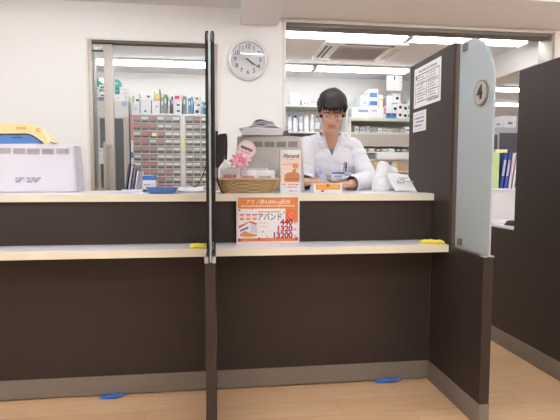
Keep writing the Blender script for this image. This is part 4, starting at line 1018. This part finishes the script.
# lower shelf row of little bins and the long white box, tan cartons
G5 = 'little bins on the lower shelf'
x = 1.80
binc = [('dark grey', (92, 92, 90)), ('mid grey', (130, 128, 126)), ('pale', (196, 192, 188)), ('brown grey', (120, 112, 106)), ('light stone', (180, 174, 166)), ('white', (226, 224, 222)), ('charcoal', (84, 84, 86)), ('ash', (150, 148, 146))]
for i, (nm, rgb) in enumerate(binc):
    t = thing('parts_bin', '%s little bin below the beige panel, %s from left' % (nm, ['first', 'second', 'third', 'fourth', 'fifth', 'sixth', 'seventh', 'eighth'][i]), 'bin', (x, 6.205, 1.4242), 0, G5)
    MB().box(0, 0.082, 0, 0.004, 0, 0.045).box(0, 0.082, 0.116, 0.12, 0, 0.06).box(0, 0.004, 0.004, 0.116, 0, 0.055).box(0.078, 0.082, 0.004, 0.116, 0, 0.055).box(0.004, 0.078, 0.004, 0.116, 0, 0.004).build('body', M(rgb), t)
    bx('front_label', M((222, 220, 216)), t, 0.02, 0.062, -0.001, 0, 0.018, 0.034)
    x += 0.092
lw = thing('paper_box', 'long white open box on the shelf above the tan cartons', 'box', (2.306, 6.14, 1.3252))
bx('body', PAPER, lw, -0.22, 0.22, 0, 0.2, 0, 0.082, 0.002)
bx('lid', WHITEP, lw, -0.222, 0.222, -0.002, 0.202, 0.070, 0.0835, 0.002)
carton('dark grey flat box left of the long white box on the shelf', 1.885, 2.075, 1.3252, 0.066, 6.21, 0.15, (128, 126, 122), [(0.2, 0.5, 0.3, 0.7, (150, 148, 144))], None)
TAN = (214, 186, 146)
carton('tan cardboard carton, left one under the long white box', 2.06, 2.22, 1.178, 0.128, 6.20, 0.25, TAN, [(0.4, 0.6, 0.0, 1.0, (200, 170, 128))], 'tan cartons on the low shelf', name='cardboard_carton')
carton('tan cardboard carton with a white and orange label, under the long white box', 2.222, 2.40, 1.178, 0.128, 6.20, 0.25, (216, 190, 150), [(0.05, 0.72, 0.28, 0.95, (238, 236, 238)), (0.2, 0.45, 0.6, 0.9, (236, 130, 90))], 'tan cartons on the low shelf', name='cardboard_carton')
carton('tan cardboard carton, rightmost beside the dark screen edge', 2.402, 2.60, 1.178, 0.128, 6.20, 0.25, (208, 176, 132), [(0.2, 0.9, 0.6, 0.9, (170, 176, 190))], 'tan cartons on the low shelf', name='cardboard_carton')
carton('small tan cardboard carton behind the person, leftmost on the low shelf', 1.90, 2.058, 1.178, 0.12, 6.20, 0.25, (206, 178, 138), [(0.3, 0.7, 0.3, 0.7, (226, 220, 212))], 'tan cartons on the low shelf', name='cardboard_carton')
# on the left shelving
G6 = 'things on the shelving left of the person'
carton('large white carton on top of the shelving left of the person', 0.942, 1.072, 2.0262, 0.160, 6.30, 0.2, (244, 244, 246), [(0.6, 0.85, 0.2, 0.3, (210, 210, 216))], G6)
carton('small white carton with dark dot on top of left shelving', 1.105, 1.188, 2.0262, 0.085, 6.30, 0.2, (234, 234, 238), [(0.3, 0.5, 0.2, 0.5, (100, 100, 110)), (0.65, 0.8, 0.2, 0.45, (130, 130, 140))], G6)
carton('pinkish carton on top of left shelving, closest to the head', 1.192, 1.30, 2.0262, 0.095, 6.30, 0.2, (230, 206, 214), [(0.2, 0.8, 0.4, 0.6, (214, 170, 186))], G6)
carton('low grey carton on top of left shelving by the opening edge', 0.76, 0.93, 2.0262, 0.07, 6.30, 0.2, (206, 208, 206), [(0.3, 0.7, 0.4, 0.6, (180, 184, 184))], G6)
def bottle(x, z, h, r, rgb, cap, label, y=6.36):
    t = thing('medicine_bottle', label, 'bottle', (x, y, z), 0, G6)
    MB().lathe([(0, 0), (r, 0), (r, h * 0.7), (r * 0.5, h * 0.82), (r * 0.5, h * 0.86), (0, h * 0.86)], 18, 'z').build('body', M(rgb, 0.3), t, True)
    MB().lathe([(0, h * 0.86), (r * 0.6, h * 0.86), (r * 0.6, h), (0, h)], 18, 'z').build('cap', M(cap), t, True)
    MB().lathe([(r + 0.0008, h * 0.2), (r + 0.0012, h * 0.25), (r + 0.0012, h * 0.55), (r + 0.0008, h * 0.6)], 18, 'z').build('wrap_label', M((230, 232, 238)), t, True)
up = [('white', (240, 240, 242), (236, 236, 238)), ('pale grey', (206, 208, 212), (90, 90, 100)), ('lilac', (214, 206, 226), (130, 120, 150)), ('frosted', (224, 230, 234), (60, 64, 74)), ('grey blue', (186, 198, 212), (226, 226, 230)), ('cream', (236, 230, 218), (196, 150, 150)), ('rose', (234, 206, 212), (240, 240, 240)), ('slate', (156, 164, 176), (110, 110, 120))]
for i, (nm, c, cp) in enumerate(up):
    bottle(0.80 + i * 0.075, 1.6852, 0.20 + 0.05 * ((i * 3) % 4) / 3, 0.028 + 0.004 * (i % 2), c, cp, '%s medicine bottle on the upper shelf left of the person' % nm)
carton('lower grey carton with framed panels beside the person, second shelf', 1.005, 1.105, 1.400, 0.21, 6.30, 0.2, (184, 184, 190), [(0.1, 0.9, 0.1, 0.42, (150, 152, 160)), (0.1, 0.9, 0.55, 0.9, (156, 158, 166))], G6)
carton('light blue carton on the second shelf beside the person', 1.165, 1.265, 1.400, 0.22, 6.30, 0.2, (176, 204, 230), [(0.15, 0.85, 0.5, 0.85, (120, 170, 220))], G6)
carton('white carton at left on the second shelf by the opening edge', 0.80, 0.90, 1.400, 0.23, 6.30, 0.2, (240, 240, 242), [(0.4, 0.8, 0.5, 0.7, (110, 110, 120))], G6)
carton('narrow pale carton with red mark between grey and blue cartons', 1.115, 1.158, 1.400, 0.20, 6.30, 0.2, (232, 226, 230), [(0.2, 0.8, 0.3, 0.5, (214, 120, 130))], G6)
carton('narrow white carton left of the grey framed carton', 0.92, 0.99, 1.400, 0.17, 6.30, 0.2, (222, 224, 228), [(0.2, 0.8, 0.3, 0.5, (80, 84, 96))], G6)
carton('blank lilac carton on the second shelf hidden by the head', 1.30, 1.42, 1.400, 0.22, 6.30, 0.2, (216, 212, 222), [(0.2, 0.8, 0.3, 0.5, (170, 166, 180))], G6)
# hanging year calendar
cal = thing('hanging_calendar', 'pale two column year calendar hanging from the ceiling behind the rear lamps', 'calendar', (2.20, 6.16, 2.225))
bx('hanger', WHITEP, cal, 0.0, 0.212, -0.001, 0.003, 0.186, 0.194)
for x in (0.03, 0.18): MB().cyl((x, 0.001, 0.19), (x, 0.001, 0.2255), 0.0012, seg=6).build('string', WHITEP, cal)
for x in (0, 0.112):
    bx('sheet', mat('calendar_paper', (236, 236, 238), 0.8), cal, x, x + 0.100, 0, 0.002, 0, 0.19)
    g = MB()
    for c in range(3):
        for r in range(4):
            blocks(g, x + 0.008 + c * 0.031, x + 0.032 + c * 0.031, 0.025 + r * 0.042, 0.018, -0.0002, 3)
    g.build('month_grid', M((206, 206, 212)), cal)

# ------------------------------------------------------------------ the person behind the counter
SKIN = mat('skin', (214, 168, 142), 0.55, var=0.03, scale=20)
LIPS = mat('lips', (198, 138, 122), 0.5)
HAIR = grain('dark_brown_hair', (30, 26, 26), (52, 46, 44), 0.5, (30, 30, 4), spec=0.4, bump=0.4)
COATM = mat('white_coat_cloth', (236, 236, 244), 0.85, var=0.012, scale=50)
SHIRT = mat('grey_shirt', (124, 122, 134), 0.85, var=0.03)
P0 = Vector((0.78, 3.33, 0.0))
J = {k: Vector(v) for k, v in {
    'pel': (0.79, 3.36, 0.92), 'wai': (0.78, 3.29, 1.06), 'che': (0.760, 3.190, 1.225), 'nek': (0.736, 3.115, 1.362), 'hed': (0.718, 3.000, 1.505),
    'sr': (0.588, 3.16, 1.300), 'er': (0.552, 3.03, 1.075), 'wr': (0.520, 2.85, 1.064),
    'sl': (0.905, 3.17, 1.298), 'el': (0.985, 3.06, 1.085), 'wl': (0.805, 2.86, 1.052),
    'hr': (0.70, 3.36, 0.90), 'kr': (0.69, 3.33, 0.48), 'ar': (0.69, 3.38, 0.09), 'hl': (0.88, 3.36, 0.90), 'kl': (0.90, 3.33, 0.48), 'al': (0.90, 3.38, 0.09)}.items()}
bones = []   # (label, a, b, ra, rb)
B = MB()
def cap(a, b, ra, rb, lab=None, seg=14):
    a, b = Vector(a), Vector(b); t = bmesh.new()
    for c, r in ((a, ra), (b, rb)):
        bmesh.ops.create_icosphere(t, subdivisions=2, radius=r, matrix=Matrix.Translation(c))
    h = bmesh.ops.convex_hull(t, input=t.verts)
    bmesh.ops.delete(t, geom=[g for g in set(h['geom_interior']) | set(h['geom_unused']) if isinstance(g, bmesh.types.BMVert)], context='VERTS')
    me = bpy.data.meshes.new('t'); t.to_mesh(me); t.free(); B.bm.from_mesh(me); bpy.data.meshes.remove(me)
    if lab: bones.append((lab, a, b, ra, rb))
# trunk
tilt = Matrix.Rotation(-0.42, 4, 'X')
def ellm(c, r, m=None):
    B.ell((0, 0, 0), r, Matrix.Translation(c) @ (m or Matrix.Identity(4)), 24)
ellm(J['pel'], (0.165, 0.115, 0.13)); bones.append(('trunk', J['pel'], J['pel'], 0.15, 0.15))
ellm(J['wai'], (0.142, 0.105, 0.15), tilt); bones.append(('trunk', J['pel'], J['wai'], 0.14, 0.13))
ellm(J['che'], (0.160, 0.110, 0.155), tilt); bones.append(('trunk', J['wai'], J['che'], 0.13, 0.13))
cap(J['sr'] + Vector((0.03, 0, -0.005)), J['nek'] + Vector((0.0, 0.03, -0.03)), 0.055, 0.062); bones.append(('trunk', J['sr'] + Vector((0.05, 0, 0)), J['sl'] - Vector((0.05, 0, 0)), 0.075, 0.075))
cap(J['sl'] - Vector((0.03, 0, 0.005)), J['nek'] + Vector((0.0, 0.03, -0.03)), 0.055, 0.062)
cap(J['nek'] + Vector((0, 0.02, -0.02)), J['hed'] + Vector((0.0, 0.035, -0.07)), 0.056, 0.050, 'neck')
# head: local frame, face towards -Y, bowed down and turned a little to its right hand
MH = Matrix.Translation(J['hed']) @ Matrix.Rotation(-0.20, 4, 'Z') @ Matrix.Rotation(0.50, 4, 'X') @ Matrix.Scale(1.09, 4)
def hl(c, r): B.ell(c, r, MH, 24)
hl((0, 0.012, 0.030), (0.073, 0.092, 0.085)); hl((0, -0.022, -0.040), (0.058, 0.064, 0.070)); hl((0, -0.060, -0.088), (0.026, 0.024, 0.022))
hl((0, -0.070, 0.032), (0.052, 0.018, 0.016))
for s in (-1, 1):
    hl((s * 0.074, 0.012, -0.006), (0.010, 0.020, 0.032)); hl((s * 0.036, -0.060, -0.022), (0.024, 0.024, 0.020))
h0 = [MH @ Vector(p) for p in ((0, -0.080, 0.018), (0, -0.102, -0.022))]
cap(h0[0], h0[1], 0.0085, 0.0125)
for s in (-1, 1): hl((s * 0.012, -0.094, -0.026), (0.0085, 0.010, 0.008))
hl((0, -0.080, -0.052), (0.022, 0.010, 0.0065)); hl((0, -0.079, -0.062), (0.018, 0.010, 0.0065))
bones.append(('head', J['hed'] + Vector((0, 0, 0.02)), J['hed'] - Vector((0, 0.02, 0.04)), 0.085, 0.07))
# arms, legs
for s in 'rl':
    cap(J['s' + s], J['e' + s], 0.051, 0.043, 'arm'); cap(J['e' + s], J['w' + s], 0.043, 0.029, 'fore')
    cap(J['h' + s], J['k' + s], 0.085, 0.056, 'leg'); cap(J['k' + s], J['a' + s], 0.055, 0.036, 'leg')
    f = J['a' + s]; cap(f + Vector((0, 0.03, -0.05)), f + Vector((0, -0.15, -0.058)), 0.038, 0.030, 'leg')
# hands: each finger a chain of three tapered pieces rooted in the palm
def hand_at(w, d, up, side, curls, spread, L=1.0):
    d = d.normalized(); up = (up - d * up.dot(d)).normalized(); lat = d.cross(up) * side   # lat points to the thumb side
    pm = w + d * 0.048
    for k in (-1.0, -0.35, 0.35, 1.0):
        cap(w + d * 0.010 + lat * k * 0.016, w + d * 0.082 + lat * k * 0.029, 0.0145, 0.0125, 'hand')
    for i, (k, ln) in enumerate(((1.0, 0.074), (0.33, 0.083), (-0.33, 0.077), (-1.0, 0.060))):
        p = w + d * 0.080 + lat * k * 0.029
        a = curls[i]; dd = (d + lat * k * spread).normalized(); r = 0.0092 - 0.0004 * i
        for j, fr in enumerate((0.45, 0.31, 0.24)):
            q = p + (dd * math.cos(a) - up * math.sin(a)) * ln * fr
            cap(p, q, r, r * 0.93, 'hand'); r *= 0.93; p = q; a += curls[i] * 0.9
    p = w + d * 0.022 + lat * 0.026; q = p + d * 0.030 + lat * 0.026 - up * 0.012
    cap(p, q, 0.0135, 0.0108, 'hand'); r_ = q + d * 0.028 + lat * 0.006 - up * 0.010; cap(q, r_, 0.0105, 0.0095, 'hand'); cap(r_, r_ + d * 0.022 - lat * 0.004 - up * 0.004, 0.0095, 0.0078, 'hand')
hand_at(J['wr'], Vector((0.95, -0.30, 0.10)), Vector((-0.1, -0.35, 0.9)), -1, (0.35, 0.40, 0.46, 0.55), 0.06)
hand_at(J['wl'], Vector((-0.93, -0.30, -0.06)), Vector((0, -0.2, 1)), 1, (0.22, 0.24, 0.28, 0.34), 0.10)
me = bpy.data.meshes.new('raw'); B.bm.to_mesh(me); B.bm.free()
raw = bpy.data.objects.new('raw', me); COL.objects.link(raw)
md = raw.modifiers.new('r', 'REMESH'); md.mode = 'VOXEL'; md.voxel_size = 0.0048
md = raw.modifiers.new('s', 'SMOOTH'); md.factor = 0.5; md.iterations = 4
dg = bpy.context.evaluated_depsgraph_get(); dg.update()
bm_me = bpy.data.meshes.new_from_object(raw.evaluated_get(dg))
bpy.data.objects.remove(raw)
V = [v.co.copy() for v in bm_me.vertices]; N = [v.normal.copy() for v in bm_me.vertices]
def seg_d(p, a, b, ra, rb):
    ab = b - a; t = 0 if ab.length < 1e-6 else max(0, min(1, (p - a).dot(ab) / ab.length_squared))
    return (p - (a + ab * t)).length - (ra + (rb - ra) * t), t
LB = []
for p in V:
    best = (9, '', 0)
    for lab, a, b, ra, rb in bones:
        d, t = seg_d(p, a, b, ra, rb)
        if d < best[0]: best = (d, lab, t)
    LB.append((best[1], best[2]))
person = thing('person', 'person in white coat bowing over the counter, short dark hair, holding a packet', 'person', P0)
MHi = MH.inverted()
bm_me.transform(Matrix.Translation(-P0))
bm_me.materials.clear(); bm_me.materials.append(SKIN); bm_me.materials.append(LIPS)
for f in bm_me.polygons:
    f.use_smooth = True
    c = MHi @ (f.center + P0)
    if c.y < -0.070 and abs(c.x) < 0.022 and -0.070 < c.z < -0.045: f.material_index = 1
body = bpy.data.objects.new('body', bm_me); COL.objects.link(body); body.parent = person
def shell(name, m, pick, off, thick, wr=0.0):
    b = bmesh.new(); vm = {}
    for f in bm_me.polygons:
        if all(pick(V[i], N[i], LB[i]) for i in f.vertices):
            for i in f.vertices:
                if i not in vm:
                    p = V[i]; o = off(p, N[i], LB[i])
                    if wr:
                        o += wr * (noise.noise(p * 9 + Vector((0, 0, p.z * 12))) + 0.6 * noise.noise(Vector((p.x * 26, p.y * 26, p.z * 40))))
                    vm[i] = b.verts.new(p + N[i] * max(0.002, o) - P0)
            b.faces.new([vm[i] for i in f.vertices])
    for _ in range(3): bmesh.ops.smooth_vert(b, verts=[v for v in b.verts if not v.is_boundary], factor=0.5, use_axis_x=True, use_axis_y=True, use_axis_z=True)
    e = bpy.data.meshes.new(name); b.to_mesh(e); b.free(); e.materials.append(m)
    for p in e.polygons: p.use_smooth = True
    o = bpy.data.objects.new(name, e); COL.objects.link(o); o.parent = person
    md = o.modifiers.new('thick', 'SOLIDIFY'); md.thickness = thick; md.offset = 1
    return o
ZV, ZN = 1.226, 1.392; XC = 0.738
def in_v(p, n):
    return p.z > ZV and p.y < 3.16 and abs(p.x - XC - 0.0) < 0.006 + 0.066 * (p.z - ZV) / (ZN - ZV)
def coat_pick(p, n, lb):
    l, t = lb
    if l in ('head', 'hand'): return False
    if l == 'fore' and t > 0.99: return False
    if l == 'neck' and p.z > 1.412 - (0.04 if p.y < 3.10 else 0): return False
    if l == 'leg' and p.z < 0.50: return False
    return not in_v(p, n)
def coat_off(p, n, lb):
    return {'trunk': 0.013, 'neck': 0.010, 'arm': 0.011, 'fore': 0.014 + 0.006 * lb[1], 'leg': 0.03}.get(lb[0], 0.012)
coat = shell('coat', COATM, coat_pick, coat_off, 0.003, 0.007)
shell('shirt', SHIRT, lambda p, n, lb: lb[0] in ('trunk', 'neck') and 0.98 < p.z < 1.278 + 0.25 * abs(p.x - XC) and p.y < 3.30, lambda p, n, lb: 0.005, 0.0015)
shell('trousers', mat('dark_trousers', (54, 54, 62), 0.85), lambda p, n, lb: lb[0] in ('leg',) and 0.10 < p.z < 0.88, lambda p, n, lb: 0.012, 0.002)
shell('shoe', mat('white_shoe', (220, 220, 222), 0.6), lambda p, n, lb: lb[0] == 'leg' and p.z < 0.085, lambda p, n, lb: 0.006, 0.002)
bvh = BVHTree.FromPolygons([v.co + P0 for v in coat.data.vertices], [tuple(p.vertices) for p in coat.data.polygons])
bvb = BVHTree.FromPolygons([v.co + P0 for v in bm_me.vertices], [tuple(p.vertices) for p in bm_me.polygons])
def front(x, z, lift):
    best = None
    for t_ in (bvh, bvb):
        h = t_.ray_cast(Vector((x, 2.5, z)), Vector((0, 1, 0)))
        if h[0] is not None and 2.9 < h[0].y < 3.25 and (best is None or h[0].y < best): best = h[0].y
    return Vector((x, (best if best else 3.13) - lift, z)) - P0
for s in (-1, 1):       # lapels along the V
    b = MB()
    def lap(u, v, s=s):
        z = ZV - 0.012 + (ZN - 0.012 - ZV) * u
        inner = XC + s * (0.004 + 0.064 * max(0, (z - ZV)) / (ZN - ZV))
        wid = 0.012 + 0.050 * math.sin(min(1.0, u / 0.72) * PI / 2) if u < 0.72 else (0.040 if u < 0.78 else 0.044)
        return front(inner + s * wid * v - s * 0.006, z, 0.007 - 0.002 * v)
    b.grid(26, 5, lap)
    o = b.build('lapel', COATM, person, True, recalc=False)
    md = o.modifiers.new('thick', 'SOLIDIFY'); md.thickness = 0.003; md.offset = 0
b = MB()                # collar round the neck
def colr(u, v):
    a = PI * (0.12 + 0.76 * u) ; r = 0.070 + 0.012 * v
    return Vector((XC + r * math.cos(a) * 1.05, J['nek'].y + 0.012 + r * math.sin(a), 1.415 - 0.045 * v - 0.02 * (1 - math.sin(a)))) - P0
b.grid(28, 4, colr); o = b.build('collar', COATM, person, True, recalc=False)
md = o.modifiers.new('thick', 'SOLIDIFY'); md.thickness = 0.004; md.offset = 0
b = MB(); b.grid(8, 8, lambda u, v: front(0.782 + 0.085 * u, 1.075 + 0.098 * v, 0.003)); o = b.build('chest_pocket', COATM, person, True, recalc=False)
md = o.modifiers.new('thick', 'SOLIDIFY'); md.thickness = 0.003; md.offset = 0
for k, z in enumerate((1.175, 1.085)):
    c = front(XC + 0.012, z, 0.004); MB().cyl(c, c + Vector((0, -0.004, 0)), 0.0075, seg=14).build('button', WHITEP, person, True)
# face pieces and hair
for s in (-1, 1):
    ey = MB().ell((s * 0.031, -0.0755, 0.006), (0.0125, 0.0075, 0.0042), MH).build('eye', mat('eye_white', (196, 184, 174), 0.3), person, True)
    ey.location = -P0
    ir = MB().ell((s * 0.031, -0.0815, 0.004), (0.0052, 0.0035, 0.0040), MH).build('iris', mat('iris_dark', (40, 30, 26), 0.2), ey, True)
    br = MB().tube([MH @ Vector(q) for q in ((s * 0.014, -0.088, 0.026), (s * 0.032, -0.086, 0.032), (s * 0.050, -0.073, 0.027))], [0.002, 0.0032, 0.0016], 8).build('eyebrow', HAIR, person, True)
    br.location = -P0
hb = bmesh.new(); bmesh.ops.create_icosphere(hb, subdivisions=5, radius=1.0)
kill = []
for v in hb.verts:
    d = v.co.copy()
    p = Vector((d.x * 0.087, 0.014 + d.y * 0.107, 0.034 + d.z * 0.098))
    fr = max(0, -d.y)
    lim = -0.075 + 0.125 * min(1, fr * 1.6) ** 1.2 + (0.010 * math.sin(d.x * 18) if d.y < -0.2 else 0)     # hair line: low at the nape, high over the brow
    if abs(d.x) > 0.80 and -0.55 < d.y < 0.35: lim = 0.012
    st = noise.noise(Vector((d.x * 16, d.y * 16, d.z * 3))) * 0.0045 + noise.noise(d * 4) * 0.004
    v.co = MH @ (p + d * st) - P0
    if p.z < lim: kill.append(v)
bmesh.ops.delete(hb, geom=kill, context='VERTS')
he = bpy.data.meshes.new('hair'); hb.to_mesh(he); hb.free(); he.materials.append(HAIR)
for p in he.polygons: p.use_smooth = True
ho = bpy.data.objects.new('hair', he); COL.objects.link(ho); ho.parent = person
md = ho.modifiers.new('thick', 'SOLIDIFY'); md.thickness = 0.010; md.offset = -1
b = MB(); rr = random.Random(4)
for i in range(26):     # fringe and side locks
    u = -1 + 2 * i / 25; x = 0.074 * u
    top = Vector((x * 0.9, -0.066 + 0.05 * u * u, 0.092 - 0.012 * u * u)); y1 = -0.093 + 0.062 * u * u
    tip = Vector((x * 1.02 + rr.uniform(-0.006, 0.010), y1, 0.028 - 0.020 * u * u * u * u - rr.uniform(0, 0.012)))
    mid = (top + tip) / 2 + Vector((0, -0.012 + 0.004 * u * u, 0.004))
    b.tube([MH @ q - P0 for q in (top, mid, tip)], [0.007, 0.0065, 0.0018], 6)
b.build('fringe', HAIR, person, True)

# what the person wears on the coat or holds: things of their own
def on_chest(name, label, cat, x, z, lift):
    c = front(x, z, lift) + P0
    return thing(name, label, cat, c)
nb = on_chest('name_badge', 'white name badge with blue top band on the coat chest', 'badge', 0.778, 1.098, 0.020)
bx('card', WHITEP, nb, -0.042, 0.042, -0.003, 0, -0.027, 0.029, 0.001)
bx('blue_band', M((70, 116, 196)), nb, -0.042, 0.042, -0.0036, -0.003, 0.018, 0.029)
g = MB(); blocks(g, -0.028, 0.028, 0.002, 0.010, -0.0032, 6); blocks(g, -0.034, 0.0, -0.016, 0.006, -0.0032, 6); g.build('print', M((120, 130, 170)), nb)
bx('clip', CHROME, nb, -0.008, 0.008, -0.005, 0, 0.029, 0.042, 0.001)
for i, (dx, rgb, lab) in enumerate(((0.0, (40, 42, 60), 'black pen clipped in the coat chest pocket'), (-0.013, (176, 180, 196), 'silver grey pen clipped in coat chest pocket, beside the black one'))):
    pn = on_chest('pen', lab, 'pen', 0.826 + dx, 1.165, 0.010)
    MB().cyl((0, 0, -0.035), (0.004, 0, 0.026), 0.0042, seg=10).build('barrel', M(rgb, 0.3), pn, True)
    bx('pocket_clip', CHROME if i else BLACK, pn, -0.002, 0.006, -0.007, -0.004, -0.012, 0.026, 0.001)
hp = thing('pill_packet', 'lilac white packet held upright in the fingers of the person', 'packet', (0.607, 2.797, 1.113))
hp.rotation_euler = (0.15, -0.62, 0.1)
bx('foil', M((206, 210, 236), 0.3), hp, -0.019, 0.019, -0.003, 0.003, -0.046, 0.052, 0.001)
bx('print_band', M((176, 184, 226)), hp, -0.015, 0.015, -0.0036, -0.003, 0.0, 0.03)

# ------------------------------------------------------------------ world and colour management
wd = bpy.data.worlds.new('world'); SC.world = wd; wd.use_nodes = True
wd.node_tree.nodes['Background'].inputs[0].default_value = (0.9, 0.92, 1.0, 1); wd.node_tree.nodes['Background'].inputs[1].default_value = 0.3
SC.view_settings.view_transform = 'Standard'; SC.view_settings.look = 'None'; SC.view_settings.gamma = 1.0
SC.view_settings.use_curve_mapping = False; SC.view_settings.exposure = 0.30
SC.cycles.use_denoising = True; SC.cycles.max_bounces = 8; SC.cycles.diffuse_bounces = 5
SC.cycles.transparent_max_bounces = 12; SC.cycles.sample_clamp_indirect = 8
